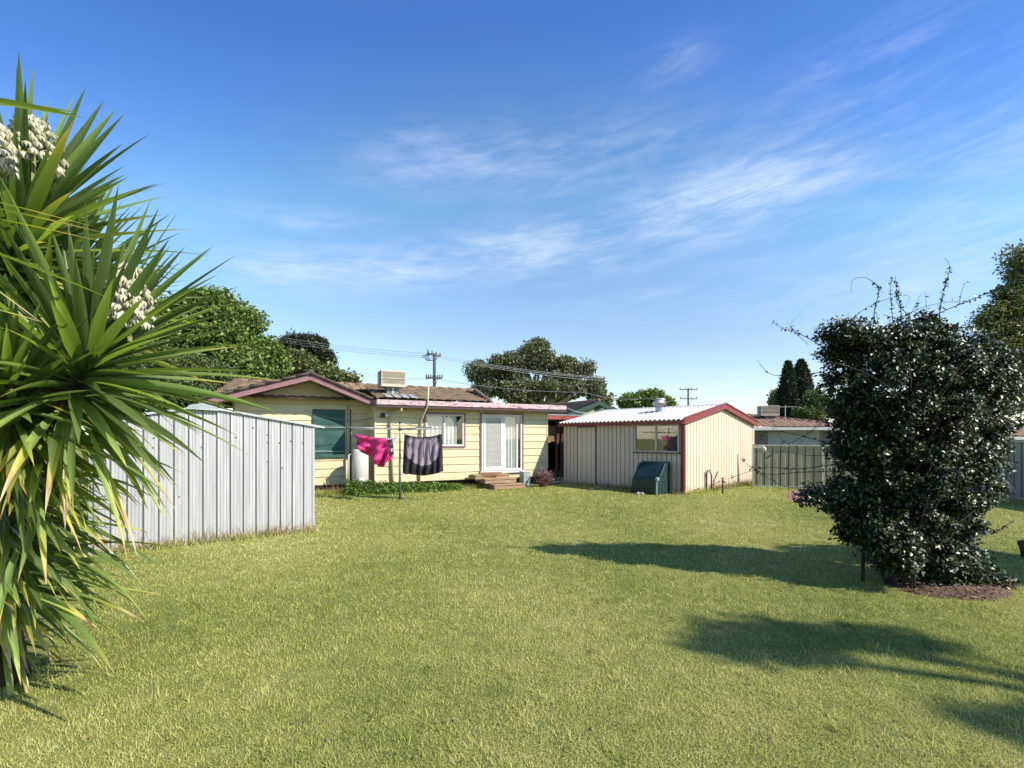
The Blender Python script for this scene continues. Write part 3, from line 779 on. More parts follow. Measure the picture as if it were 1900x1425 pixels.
# gable window under green shade cloth
mb = MB(); frame_rect(mb, gxs0, gxs1, gz0, gz1, YG - .06, YG + .02, .06); gw = mb.build('window', M['gutter'], t)
def cloth_grid(nu, nv, fn):
    V = np.array([fn(i / (nu - 1), j / (nv - 1)) for j in range(nv) for i in range(nu)])
    F = np.array([(j * nu + i, j * nu + i + 1, (j + 1) * nu + i + 1, (j + 1) * nu + i) for j in range(nv - 1) for i in range(nu - 1)])
    return V, F
def shade(u, v):
    x = gxs0 + .01 + (gxs1 - gxs0 - .02) * u; z = gz0 + (gz1 - gz0 - .02) * v
    y = YG - .085 - .006 * math.sin(9 * u + 4 * v) * (1 if .03 < u < .97 else .2) - .004 * math.sin(25 * v + 3 * u) - .02 * (abs(v - .62) < .03) - .018 * (abs(v - .12) < .03)
    return (x, y, z)
V1, F1 = cloth_grid(40, 60, shade); np_mesh('shade_cloth', V1, F1, M['shadecloth'], gw, True)
mb = MB()
for v_ in (.12, .62): mb = MB(); z_ = gz0 + (gz1 - gz0) * v_; mb.box(gxs0 + .02, gxs1 - .02, YG - .125, YG - .105, z_ - .012, z_ + .012); mb.build('batten', M['hoist_pale'], gw)
# pipes on the gable wall and main wall
def tubes(paths, name, mt, parent, r, n=8):
    mb = MB()
    for p_ in paths: mb.tube(p_, r, n)
    return mb.build(name, mt, parent, True)
xg = H.fx(645, YG); xg2 = H.fx(650, YG)
tubes([[(xg, YG - .06, .05), (xg, YG - .06, 2.75)]], 'conduit', M['pipe'], t, .022)
tubes([[(xg2, YG - .05, .1), (xg2, YG - .05, 2.65)]], 'conduit', M['rustpipe'], t, .014)
x1, z1 = zw(745, 752, -.45); x2, z2 = zw(745, 762, -.45); x3, z3 = zw(724, 763, -.1); x4, z4 = zw(729, 890, -.1)
tubes([[(x1, -.45, zf - .15), (x2, -.45, z2), (x2 - .1, -.3, z2 - .02), (x3, -.09, z3), (x3 + .01, -.08, z3 - .1), (x4, -.08, .05)]], 'downpipe', M['pipe'], t, .04)
xv1, zv1 = zw(795, 716, -.56); xv2, zv2 = zw(793, 753, -.56); xv3, zv3 = zw(781, 781, -.08); xv4, _ = zw(778, 890, -.08)
tubes([[(xv1, -.565, zv1), (xv2, -.565, zv2), (xv3, -.08, zv3), (xv4, -.08, .0)]], 'vent_pipe', M['pipe'], t, .031)
# wall lamp
xl, zl = zw(713, 771, 0)
lm = thing('wall_lamp', 'small round bulkhead lamp on the cream wall under the eave', 'lamp', (*H.w(xl, 0), zl), H.a)
MB().box(-.12, .0, -.1, -.02, -.07, .08).build('mount', M['black'], lm, bevel=.01)
mb = MB(); mb.lathe([(.0, 0), (.05, 0), (.075, .03), (.075, .06), (.045, .1), (0, .12)], n=14)
o = mb.build('globe', M['white'], lm, True); o.rotation_euler = (R(90), 0, 0); o.location = (.07, -.03, 0)
# cooler on the roof
cx = H.fx(731, .55); 
Lc = thing('evaporative_cooler', 'beige louvred evaporative cooler box on the main tiled roof', 'air cooler', (*H.w(cx, .9), 0), H.a)
yc = H.w(cx, .5)[1]
cw = 41 / FPX * yc / 2 * 1.12; ct = CH + (HY - 687) / FPX * yc; cb = CH + (HY - 717) / FPX * yc
def louvre_box(parent, cw, cd, cb, ct, mcol, mdark):
    mb = MB(); mb.box(-cw, cw, -cd, cd, ct - .055, ct); mb.box(-cw, cw, -cd, cd, cb, cb + .09)
    m_ = (cb + ct) / 2
    mb.box(-cw - .004, cw + .004, -cd - .004, cd + .004, m_ - .008, m_ + .016)
    for (sx, sy) in ((-1, -1), (1, -1), (1, 1), (-1, 1)):
        mb.box(sx * cw - .03 * (sx > 0), sx * cw + .03 * (sx < 0), sy * cd - .03 * (sy > 0), sy * cd + .03 * (sy < 0), cb + .09, ct - .055)
    z = cb + .105
    while z < ct - .07:
        mb.box(-cw + .028, cw - .028, -cd + .006, cd - .006, z, z + .016); z += .038
    mb.build('cabinet', mcol, parent)
    MB().box(-cw + .05, cw - .05, -cd + .04, cd - .04, cb + .02, ct - .02).build('louvre_backing', mdark, parent)
louvre_box(Lc, cw, cw * .82, cb, ct, M['cooler'], M['cooler_dark'])
mb = MB(); mb.box(-cw * .5, cw * .5, -cw * .45, cw * .45, 3.0, cb - .0); mb.build('duct', M['duct'], Lc)
MB().box(-.02, .02, -cw * .5, -cw * .46, 3.1, cb).build('strap', M['white'], Lc)
mb = MB()
for k in range(4):
    x0 = -.42 + k * .27
    y0_, y1_ = -1.15, -.45
    mb.add([(x0, y0_, 0), (x0 + .2, y0_, 0), (x0 + .2, y1_, 0), (x0, y1_, 0), (x0, y0_, .02), (x0 + .2, y0_, .02), (x0 + .2, y1_, .02), (x0, y1_, .02)],
           [(0, 3, 2, 1), (4, 5, 6, 7), (0, 1, 5, 4), (1, 2, 6, 5), (2, 3, 7, 6), (3, 0, 4, 7)])
fl = mb.build('flashing_sheet', M['flash'], Lc)
slp = math.atan((RZ - zf) / run)
fl.location = (0, 0, 0)
for v in fl.data.vertices:
    yl = v.co.y + .9           # house-local y
    v.co.z += zf + (yl + .42) * math.tan(slp) + .075

# steps of timber at the sliding door
fx0, fx1 = H.fx(893, -.8), H.fx(955, -.8)
st = thing('timber_steps', 'stack of weathered timber steps below the sliding door', 'steps', (*H.w((fx0 + fx1) / 2, -.6), 0), H.a)
hw = (fx1 - fx0) / 2
for k, (yf, zt_, lx, rx) in enumerate(((-.75, .16, -hw + .25, hw + .12), (-.45, .33, -hw + .05, hw - .05), (-.2, .46, -hw - .2, hw - .2))):
    mb = MB(); mb.box(lx, rx, yf + .02, .48, max(0, zt_ - .15), zt_ - .035); mb.build('riser', M['timber'], st)
    mb = MB(); n = 3
    for q in range(n):
        mb.box(lx - .02, rx + .02, yf + q * .14, yf + q * .14 + .128, zt_ - .033, zt_)
    mb.build('tread', M['timber'], st, bevel=.004)
bd = thing('loose_board', 'rust brown board lying slanted across the timber steps', 'board', (*H.w((fx0 + fx1) / 2 - .25, -.85), 0.0), H.a)
MB().add([(-.3, .05, .40), (.2, .0, .42), (.45, .2, .5), (-.25, .35, .48), (-.3, .05, .48), (.2, .0, .47), (.45, .2, .52), (-.25, .35, .52)],
         [(0, 3, 2, 1), (4, 5, 6, 7), (0, 1, 5, 4), (1, 2, 6, 5), (2, 3, 7, 6), (3, 0, 4, 7)]).build('plank', M['timber_red'], bd)
# crate stack
p = gnd(974, 902); cr0 = None
for k in range(3):
    c_ = thing('storage_crate', ('lowest', 'middle', 'topmost')[k] + ' blue grey crate in the stack beside the timber steps', 'crate', (p.x, p.y, k * .175), R(24), 'grey crates stacked by the steps')
    mb = MB(); mb.box(-.13, .13, -.17, .17, 0, .15); mb.build('bin', M['crate'], c_, bevel=.008)
    mb = MB(); mb.box(-.145, .145, -.185, .185, .15, .173); mb.build('rim', M['white'] if k == 2 else M['crate'], c_, bevel=.004)

# hot water cylinder and its pipes
p = H.w(H.fx(669, .3), .3)
t = thing('water_heater', 'tall off white water heater cylinder standing by the wall corner', 'water heater', (p[0], p[1], 0), H.a)
rr_ = 30 / FPX * p[1] / 2
mb = MB(); mb.lathe([(rr_ - .02, .08), (rr_, .1), (rr_, 1.28), (rr_ - .03, 1.32), (0, 1.34)], n=32); mb.build('cylinder', M['tank'], t, True)
MB().lathe([(rr_ + .02, 0), (rr_ + .02, .08)], n=20).build('plinth', M['concrete'], t)
mb = MB(); mb.box(-.08, .08, -rr_ - .02, -rr_ + .05, .2, .42); mb.build('access_cover', M['white'], t)
tubes([[(-rr_ - .1, .0, 0), (-rr_ - .1, .0, 1.15), (-rr_ + .03, .0, 1.2)]], 'inlet_pipe', M['pipe_white'], t, .025)
tubes([[(-rr_ - .17, -.02, 0), (-rr_ - .17, -.02, 1.0)]], 'drain_pipe', M['pipe'], t, .03)

# ------------------------------------------------------------------ passage between house and shed
PG = Frame(*H.w(HW, 1.6), 25.9)
t = thing('carport', 'dark open carport with a red beam between house and cream shed', 'carport', (PG.o[0], PG.o[1], 0), PG.a)
bz = PG.fz(.5, -.6, 770)
mb = MB(); mb.box(-.1, 5.5, -.62, -.56, bz - .17, bz); mb.build('fascia_beam', M['redwood'], t)
mb = MB(); mb.box(-.15, 5.6, -.64, 6, bz + .002, bz + .03); mb.build('roof_sheet', M['flash'], t)
for px in (1034, 1043): 
    x = PG.fx(px, 0); MB().box(x - .05, x + .05, -.05, .05, 0, bz - .01).build('post', M['gutter'], t)
mb = MB(); mb.box(-.1, 5.5, 4.9, 5.0, 0, bz - .01); mb.box(5.4, 5.5, 0, 4.9, 0, bz - .01); mb.build('back_wall', M['darkroom'], t)
mb = MB(); lattice(mb, PG.fx(1017, .05), PG.fx(1046, .05), PG.fz(.3, .05, 819), PG.fz(.3, .05, 790), .075, .03, .05, .062)
mb.box(-.05, 1.1, .03, .08, PG.fz(.3, .05, 821), PG.fz(.3, .05, 818.5)); mb.build('lattice_panel', M['timber'], t)
MB().box(-.2, 5.3, -.9, 4.9, .0, .05).build('slab', M['concrete'], t)

# ------------------------------------------------------------------ leaves / crowns
def unit(n):
    v = rng.normal(size=(n, 3)); return v / np.linalg.norm(v, axis=1)[:, None]
def leaf_arrays(P, size, aspect=.5, flat=0.0, droop=0.0, fold=.15, bias=None):
    """one four-cornered folded leaf per point (2 triangles)"""
    n = len(P); size = np.broadcast_to(np.asarray(size, float), (n,))
    d = unit(n); d[:, 2] = d[:, 2] * (1 - flat) - droop; d /= np.linalg.norm(d, axis=1)[:, None]
    nn = unit(n); nn[:, 2] = np.abs(nn[:, 2]) + flat * 2
    if bias is not None: nn = nn * .8 + np.array(bias)
    s = np.cross(d, nn); s /= (np.linalg.norm(s, axis=1)[:, None] + 1e-9); nrm = np.cross(s, d)
    L_ = size[:, None]
    a = P; b = P + d * L_ * .45 + s * L_ * aspect * .5 + nrm * L_ * fold; c = P + d * L_; e = P + d * L_ * .45 - s * L_ * aspect * .5 + nrm * L_ * fold
    V = np.stack([a, b, c, e], 1).reshape(-1, 3)
    i = np.arange(n) * 4
    F = np.concatenate([np.stack([i, i + 1, i + 2], 1), np.stack([i, i + 2, i + 3], 1)])
    return V, F
def crown_points(ells, nclump, cr, per, gap=.0):
    """clumps spread through ellipsoids (cx,cy,cz,rx,ry,rz), leaves in shells of the clumps"""
    ells = np.array(ells, float); vol = ells[:, 3] * ells[:, 5] + .01; pr = vol / vol.sum()
    k = rng.choice(len(ells), nclump, p=pr); e = ells[k]
    r = rng.uniform(.35, 1.0, nclump) ** .5
    c = e[:, :3] + unit(nclump) * r[:, None] * (e[:, 3:] - cr * .5).clip(.02)
    crs = cr * rng.uniform(.55, 1.25, nclump)
    P = np.repeat(c, per, axis=0); rs = np.repeat(crs, per)
    o = unit(len(P)) * (rng.uniform(.3, 1.0, len(P)) ** .5 * rs)[:, None]; o[:, 2] *= .75
    return P + o, c
def tree(name, label, cat, ells, base, leaf, nclump, cr, per, lm, bm_, tr=.3, aspect=.5, droop=0, flat=0, group=None, limbs=9, lean=None):
    base = Vector(base); t = thing(name, label, cat, base, 0, group)
    E = [(e[0] - base.x, e[1] - base.y, e[2] - base.z, e[3], e[4], e[5]) for e in ells]
    P, c = crown_points(E, nclump, cr, per)
    V, F = leaf_arrays(P, rng.uniform(.7, 1.3, len(P)) * leaf, aspect, flat, droop)
    np_mesh('crown', V, F, lm, t)
    mb = MB(); top = Vector((sum(e[0] for e in E) / len(E), sum(e[1] for e in E) / len(E), sum(e[2] for e in E) / len(E)))
    fork = top * .45; fork.z = max(.3, min(e[2] - e[5] for e in E) * .9)
    mb.tube([(0, 0, -.05), fork * .5 + Vector((.1 * tr, 0, 0)), fork], [tr * 1.15, tr * .85, tr * .7], 10)
    ends = [Vector(e[:3]) for e in E] + [Vector(q) for q in c[rng.choice(len(c), min(limbs, len(c)), replace=False)]]
    for q in ends:
        m1 = fork.lerp(q, .5) + Vector(rng.normal(0, .06, 3)) * (q - fork).length
        mb.tube([fork * .96, m1, q], [tr * .5, tr * .28, tr * .06], 7)
    mb.build('trunk', bm_, t, True)
    return t
def ell(px, py, y, wpx, hpx, dep=None):
    """crown lobe centred at a point seen at px,py from the shooting position at depth y"""
    c = pt(px, py, y); s = y / FPX
    return (c.x, c.y, c.z, wpx * s, (dep if dep else wpx * s * .8), hpx * s)
G = {}
G['broad'] = leaf_mat('broad_green_leaf', [(.06, .12, .025), (.14, .22, .045), (.27, .34, .08)], .45, .25)
G['feather'] = leaf_mat('feathery_green_leaf', [(.06, .10, .028), (.10, .15, .045), (.18, .22, .075)], .5, .25)
G['flower'] = leaf_mat('leaf_with_cream_flower', [(.05, .09, .02), (.08, .12, .03), (.12, .14, .04), (.40, .38, .16)], .5, .25)
G['gum'] = leaf_mat('grey_green_gum_leaf', [(.07, .09, .045), (.14, .165, .08), (.28, .29, .17)], .5, .2)
G['gumdark'] = leaf_mat('dark_gum_leaf', [(.022, .035, .02), (.045, .065, .035), (.08, .09, .045)], .5, .15)
G['gumlight'] = leaf_mat('pale_gum_leaf', [(.06, .085, .035), (.14, .17, .06), (.26, .28, .10)], .5, .25)  # paler green range, picked at random per leaf
G['cypress'] = leaf_mat('cypress_leaf', [(.012, .025, .014), (.025, .045, .022), (.045, .07, .03)], .6, .1)
G['bush'] = leaf_mat('glossy_dark_leaf', [(.010, .017, .008), (.018, .032, .012), (.034, .058, .016), (.08, .13, .025)], .42, .10, .62)
G['weed'] = leaf_mat('weed_leaf', [(.07, .14, .025), (.14, .24, .045), (.22, .33, .07)], .5, .3)
G['purple'] = leaf_mat('purple_leaf', [(.09, .03, .035), (.20, .09, .10), (.34, .20, .18)], .5, .2, tcol=(1.4, .8, .8))
G['dry'] = leaf_mat('dry_leaf', [(.10, .06, .04), (.26, .16, .09), (.44, .30, .17)], .8, .1, tcol=(1.2, 1, .8))

# trees behind the house, left to right
tree('broadleaf_tree', 'tall broad leafed green tree behind the mauve gable roof', 'tree',
     [ell(400, 625, 20, 72, 88), ell(450, 600, 20.5, 40, 55), ell(330, 620, 19.5, 70, 75), ell(440, 680, 20, 75, 50), ell(380, 562, 20, 45, 30), ell(490, 665, 20.5, 45, 45), ell(250, 640, 20, 70, 70)],
     (-13.5, 21, 0), .18, 300, .62, 150, G['broad'], M['bark'], .3, .6, .1)
tree('feathery_tree', 'lower feathery green tree in front of the broad leafed one', 'tree',
     [ell(340, 690, 17.5, 75, 45), ell(390, 700, 17.5, 45, 35), ell(290, 680, 17, 60, 50), ell(350, 735, 17, 55, 40), ell(270, 740, 17, 80, 45), ell(190, 720, 17, 70, 60), ell(400, 740, 17.3, 25, 30)], (-11.3, 17.6, 0), .15, 300, .45, 110, G['feather'], M['bark'], .18, .35)
tree('flowering_tree', 'small tree dotted with cream flowers behind the mauve roof', 'tree',
     [ell(545, 680, 24, 55, 32), ell(600, 700, 24, 50, 26), ell(640, 708, 24, 32, 18), ell(500, 690, 24, 40, 40)], (-10.5, 24.5, 0), .2, 220, .5, 80, G['flower'], M['bark'], .2, .55)
tree('gum_tree', 'dark distant gum tree beyond the cream flowering tree', 'tree',
     [ell(555, 637, 48, 42, 16), ell(590, 640, 48, 22, 16), ell(600, 665, 48, 18, 16), ell(540, 660, 48, 30, 20), ell(575, 685, 48, 38, 14)], (-21, 49, 0), .42, 130, .95, 110, G['gumdark'], M['gumbark'], .45, .4, .2)
tree('gum_tree', 'wide grey green gum tree behind the flat roof end of the cream house', 'tree',
     [ell(1000, 665, 50, 40, 32), ell(945, 680, 50, 42, 30), ell(895, 690, 50, 30, 26), ell(1050, 675, 50, 22, 20), ell(1085, 685, 50, 16, 16), ell(1040, 715, 50, 55, 32),
      ell(965, 725, 50, 55, 30), ell(1105, 718, 50, 22, 22), ell(905, 720, 50, 25, 20), ell(1115, 742, 50, 25, 14), ell(1000, 640, 50, 18, 12)], (3.0, 51, 0), .34, 210, .95, 210, G['gum'], M['gumbark'], .6, .4, .25, limbs=16)
tree('round_tree', 'small dense green tree behind the green gabled house', 'tree',
     [ell(1208, 738, 52, 28, 16), ell(1170, 745, 52, 22, 12), ell(1240, 748, 52, 14, 10)], (15, 53, 0), .4, 90, .8, 90, G['broad'], M['bark'], .3, .5)
tree('bushy_tree', 'low dark bush top showing past the right end of the tiled roof', 'tree',
     [ell(878, 732, 34, 14, 10), ell(890, 740, 34, 18, 10)], (-2.4, 34.5, 0), .25, 50, .4, 70, G['gumdark'], M['bark'], .15, .5)
for i, (px, w_, top_, lab) in enumerate(((1462, 20, 674, 'slimmer left one of two tall dark cypresses'), (1486, 33, 671, 'broader right one of two tall dark cypresses'))):
    y = 40 + i * 1.5; b = pt(px, 800, y); s = y / FPX; zt_ = CH + (HY - top_) / FPX * y
    t = thing('cypress_tree', lab + ' behind the terracotta roof', 'cypress', (b.x, b.y, 0), 0, 'pair of cypress trees')
    n = 9000; zz = rng.uniform(.3, 1, n); prof = np.sin(np.clip((1 - zz) * 1.9, 0, 1.45)) ** .75
    an = rng.uniform(0, 2 * math.pi, n); lob = 1 + .16 * np.sin(an * 3 + zz * 9) + .1 * rng.normal(size=n)
    rad_ = w_ * s * prof * lob * rng.uniform(.75, 1.0, n)
    P = np.stack([rad_ * np.cos(an), rad_ * np.sin(an), zz * zt_], 1)
    V, F = leaf_arrays(P, rng.uniform(.2, .42, n), .35, 0, -.8); np_mesh('crown', V, F, G['cypress'], t)
    MB().tube([(0, 0, 0), (0, 0, zt_ * .9)], [.25, .04], 8).build('trunk', M['bark'], t, True)
tree('conifer_tree', 'paler green spreading conifer at the right foot of the cypresses', 'tree', [ell(1515, 745, 38, 22, 22), ell(1500, 765, 38, 28, 16), ell(1540, 760, 38, 20, 18)], (24, 38.5, 0), .22, 110, .5, 90, G['feather'], M['bark'], .2, .4)
tree('gum_tree', 'small far gum tree left of the cypresses above the rooftop cooler', 'tree', [ell(1440, 733, 60, 11, 8), ell(1436, 745, 60, 9, 6), ell(1450, 740, 60, 8, 12)], (32.6, 61, 0), .4, 40, .6, 60, G['gum'], M['gumbark'], .25, .4)
tree('gum_tree', 'very tall gum tree at the right edge behind the climber covered bush', 'tree',
     [ell(1900, 480, 17, 42, 35), ell(1875, 530, 17, 30, 40), ell(1920, 620, 17, 60, 70), ell(1850, 660, 17, 45, 60), ell(1890, 740, 17, 30, 30), ell(1930, 560, 17, 60, 45), ell(1860, 570, 17, 42, 25), ell(1850, 600, 17, 45, 30), ell(1900, 640, 17, 60, 35), ell(1980, 470, 17, 70, 60), ell(1890, 700, 17, 35, 25), ell(2020, 600, 17, 70, 70)],
     (19.5, 17.5, 0), .14, 330, .42, 130, G['gumlight'], M['gumbark'], .3, .35, .3, limbs=12)
tree('far_tree', 'distant low tree over the fence at the far right', 'tree', [ell(1905, 790, 45, 26, 10), ell(1880, 800, 45, 14, 7)], (48, 45, 0), .35, 60, .6, 60, G['gumdark'], M['bark'], .2)
# trees beside the camera, out of the picture, that shade the lawn
tree('shade_tree', 'tree out of frame to the right that shades the lawn', 'tree',
     [(10.45, -.49, 7.6, .8, .3, .35), (11.45, -.39, 7.7, .85, .3, .35), (11.05, -.34, 7.9, .6, .3, .3), (11.95, -1.75, 7.7, .6, .3, .35)], (13.2, -1.9, 0), .11, 125, .26, 26, G['broad'], M['bark'], .12, .5)
tree('shade_tree', 'second tree out of frame right whose shade reaches the climber bush', 'tree',
     [(11.0, 4.2, 4.6, 1.5, .6, .5), (9.4, 4.9, 3.6, 1.2, .5, .45), (12, 3.4, 4.6, 1.2, .8, .6)], (10.6, 3.9, 0), .16, 240, .4, 90, G['broad'], M['bark'], .14, .5)

# ------------------------------------------------------------------ climber-covered bush
bb = gnd(1688, 1092)
t = thing('climber_bush', 'big dark glossy bush smothered by a climber with trailing shoots', 'bush', (bb.x, bb.y, 0))
def be(px, py, w_, h_, dy=0, dep=None):
    y = bb.y + .25 + dy; c = pt(px, py, y); s = y / FPX
    return (c.x - bb.x, c.y - bb.y, c.z, w_ * s, dep or min(w_, h_) * s * .9, h_ * s)
BE = [be(1690, 720, 165, 120), be(1625, 665, 105, 72), be(1770, 672, 100, 72), be(1700, 610, 60, 35), be(1850, 720, 42, 60, .2), be(1690, 830, 150, 120), be(1800, 760, 85, 110, .2), be(1605, 800, 60, 100),
      be(1540, 920, 62, 28), be(1600, 930, 80, 60), be(1700, 950, 120, 90), be(1760, 900, 90, 110), be(1720, 1030, 85, 60, -.1), be(1780, 1050, 60, 40, -.1), be(1835, 1085, 42, 18, -.15), be(1570, 640, 55, 55),
      be(1590, 975, 50, 35)] + [be(1665, 1030, 42, 42, -.3), be(1650, 1000, 50, 40, -.3), be(1625, 985, 40, 40, -.2)] * 2 + [be(1800, 1068, 55, 26, -.15), be(1845, 1088, 38, 15, -.15), be(1820, 1080, 45, 20, -.2), be(1760, 1055, 60, 32, -.2)] * 3
P, c = crown_points(BE, 1750, .12, 84)
P = P[P[:, 2] > .03]
V, F = leaf_arrays(P, rng.uniform(.035, .062, len(P)), .6, .1, 0, .06, (.35, -1.0, .75))
np_mesh('foliage', V, F, G['bush'], t)
mb = MB()
for (dx, dy, r_) in ((0, 0, .07), (.12, .1, .05), (-.12, .12, .04), (.02, .1, .05), (.25, .2, .04)):
    pts = [Vector((dx, dy, -.02))]
    for k in range(1, 7): pts.append(Vector((dx * (1 + k * .5) + rng.normal(0, .04), dy + .07 * k + rng.normal(0, .03), k * .36)))
    mb.tube(pts, [r_ * (1 - .12 * k) for k in range(7)], 8)
for k in range(26):
    a = rng.uniform(0, 6.28); r1 = rng.uniform(.3, .75); z1 = rng.uniform(.6, 2.6)
    mb.tube([(rng.normal(0, .1), .1, z1 - .5), (r1 * .5 * math.cos(a), r1 * .4 * math.sin(a), z1 - .1), (r1 * math.cos(a), .7 * r1 * math.sin(a), z1 + .2)], [.016, .010, .004], 6)
mb.build('trunk', M['darkbark'], t, True)
# trailing shoots
LP = []; LS = []
def shoot(pxs, dy=0, r=.006, leafn=14, skip=0.0):
    y = bb.y + .25 + dy
    cps = [pt(a, b, y + i * .03) - bb for i, (a, b) in enumerate(pxs)]
    path = []
    for i in range(len(cps) - 1):
        p0 = cps[max(0, i - 1)]; p1 = cps[i]; p2 = cps[i + 1]; p3 = cps[min(len(cps) - 1, i + 2)]
        for k in range(6):
            u = k / 6; path.append(.5 * ((2 * p1) + (-p0 + p2) * u + (2 * p0 - 5 * p1 + 4 * p2 - p3) * u * u + (-p0 + 3 * p1 - 3 * p2 + p3) * u ** 3))
    path.append(cps[-1])
    MB().tube(path, [r * (1 - .75 * i / len(path)) for i in range(len(path))], 5).build('trailing_shoot', M['darkbark'], t, True)
    for k in range(leafn):
        q = path[int(rng.uniform(0, len(path) * (1 - skip)))]
        for _ in range(2): LP.append(np.array(q) + rng.normal(0, .006, 3)); LS.append(rng.uniform(.025, .045))
shoot([(1565, 680), (1520, 640), (1480, 618), (1455, 610), (1433, 597)], 0, .006, 30)
shoot([(1500, 640), (1472, 612), (1468, 600), (1490, 575)], 0, .003, 6, .4)
shoot([(1620, 640), (1622, 580), (1630, 545), (1627, 530), (1605, 515), (1582, 520), (1579, 545)], 0, .006, 34, .45)
shoot([(1660, 630), (1655, 580), (1652, 540), (1654, 515)], .1, .005, 34, .1)
shoot([(1670, 640), (1672, 580), (1665, 545), (1661, 512)], 0, .006, 50, .15)
shoot([(1675, 600), (1695, 575), (1708, 545)], 0, .004, 12, .3)
shoot([(1560, 640), (1585, 590), (1620, 565), (1670, 548), (1687, 552), (1680, 570)], 0, .004, 16, .3)
shoot([(1740, 620), (1745, 570), (1752, 535), (1760, 510), (1761, 490), (1752, 478)], 0, .006, 44, .2)
shoot([(1690, 640), (1730, 590), (1780, 565), (1830, 545), (1850, 538)], 0, .007, 60)
shoot([(1780, 560), (1788, 530), (1796, 522)], 0, .003, 5)
shoot([(1640, 610), (1700, 575), (1760, 560), (1800, 562)], .1, .004, 10)
shoot([(1720, 600), (1718, 560), (1716, 538)], .1, .003, 5)
shoot([(1530, 690), (1470, 698), (1430, 694), (1410, 675), (1405, 665)], 0, .005, 12, .4)
shoot([(1560, 830), (1500, 812), (1440, 800), (1410, 812), (1400, 870)], 0, .005, 16)
shoot([(1560, 860), (1480, 870), (1420, 868), (1360, 885), (1290, 910)], 0, .005, 22)
shoot([(1560, 875), (1490, 876), (1420, 880), (1385, 860), (1378, 852)], 0, .005, 24)
shoot([(1560, 845), (1500, 845), (1450, 838), (1420, 850)], 0, .004, 14)
shoot([(1540, 900), (1470, 905), (1430, 890), (1400, 870)], 0, .004, 14)
shoot([(1540, 770), (1490, 810), (1455, 820), (1430, 775)], 0, .004, 12)
shoot([(1560, 760), (1520, 790), (1475, 830)], 0, .004, 12)
shoot([(1545, 672), (1600, 690), (1660, 725), (1715, 770), (1700, 778)], -.85, .006, 6)
shoot([(1780, 870), (1770, 920), (1740, 930)], -.8, .005, 3)
shoot([(1730, 1020), (1790, 1000), (1810, 990), (1850, 985), (1876, 968)], 0, .008, 60)
shoot([(1800, 850), (1870, 850), (1885, 860), (1880, 875)], 0, .004, 5)
for k in range(90):          # short ragged twigs all round the crown
    e_ = BE[rng.integers(len(BE))]; d_ = unit(1)[0]; d_[2] = d_[2] * .8 + .1
    p0 = np.array(e_[:3]) + d_ * np.array(e_[3:]) * .85; ln = rng.uniform(.15, .42); up_ = np.array((0, 0, rng.uniform(-.1, .6)))
    if p0[2] < .25: continue
    pth = [p0, p0 + (d_ + up_ * .4) * ln * .5, p0 + (d_ + up_) * ln]
    MB().tube([tuple(q) for q in pth], [.005, .0035, .0015], 4).build('twig', M['darkbark'], t)
    for j in range(16):
        u_ = rng.uniform(0, 1); q = pth[0] * (1 - u_) + pth[2] * u_; LP.append(q + rng.normal(0, .012, 3)); LS.append(rng.uniform(.03, .05))
V, F = leaf_arrays(np.array(LP), np.array(LS), .6, .2, 0, .06, (.2, -.5, .5)); np_mesh('shoot_leaf', V, F, G['bush'], t)
# steel post
pp = gnd(1601, 1080)
t2 = thing('garden_stake', 'thin dark square steel stake standing left of the climber bush', 'stake', (pp.x, pp.y, 0))
mb = MB(); mb.box(-.014, .014, -.014, .014, 0, 1.6); mb.build('stake_bar', M['rustpipe'], t2)
pp2 = gnd(1697, 1100)
t2 = thing('garden_stake', 'thin dark stake in the dry litter under the climber bush', 'stake', (pp2.x, pp2.y, 0))
MB().tube([(0, 0, 0), (0, 0, .32)], .01, 6).build('stake_bar', M['rustpipe'], t2)
pp2 = gnd(1803, 1060)
t2 = thing('garden_stake', 'dark stake right of the climber bush beside the shoot', 'stake', (pp2.x, pp2.y, 0))
MB().box(-.014, .014, -.014, .014, 0, 1.2).build('stake_bar', M['rustpipe'], t2)
# litter mound
def blob_patch(name, outline, mt, h=.05, kind=None, n=7):
    c = sum(outline, Vector()) / len(outline); mb = MB(); vs = [tuple(c + Vector((0, 0, h)))]
    m = len(outline)
    for r_ in range(1, n + 1):
        f = r_ / n
        for p_ in outline:
            q = c.lerp(p_, f); vs.append((q.x + rng.normal(0, .01), q.y + rng.normal(0, .01), .004 + h * (1 - f * f) + rng.uniform(0, .012) * (r_ < n)))
    fs = [(0, 1 + i, 1 + (i + 1) % m) for i in range(m)]
    for r_ in range(n - 1):
        for i in range(m):
            fs.append((1 + r_ * m + i, 1 + (r_ + 1) * m + i, 1 + (r_ + 1) * m + (i + 1) % m, 1 + r_ * m + (i + 1) % m))
    mb.add(vs, fs); o = mb.build(name, mt, None, True); tag(o, kind='structure'); return o
M['litter'] = mat('leaf_litter_soil', (.22, .13, .08), .95, scale=30, col2=(.06, .035, .028), bump=1, bscale=60)
out = [gnd(a, b) for a, b in ((1600, 1030), (1625, 1062), (1650, 1085), (1690, 1102), (1745, 1110), (1800, 1114), (1850, 1115), (1876, 1106), (1880, 1094), (1860, 1078), (1830, 1058), (1800, 1040), (1740, 1025), (1660, 1018))]
blob_patch('soil_mound', out, M['litter'], .09)
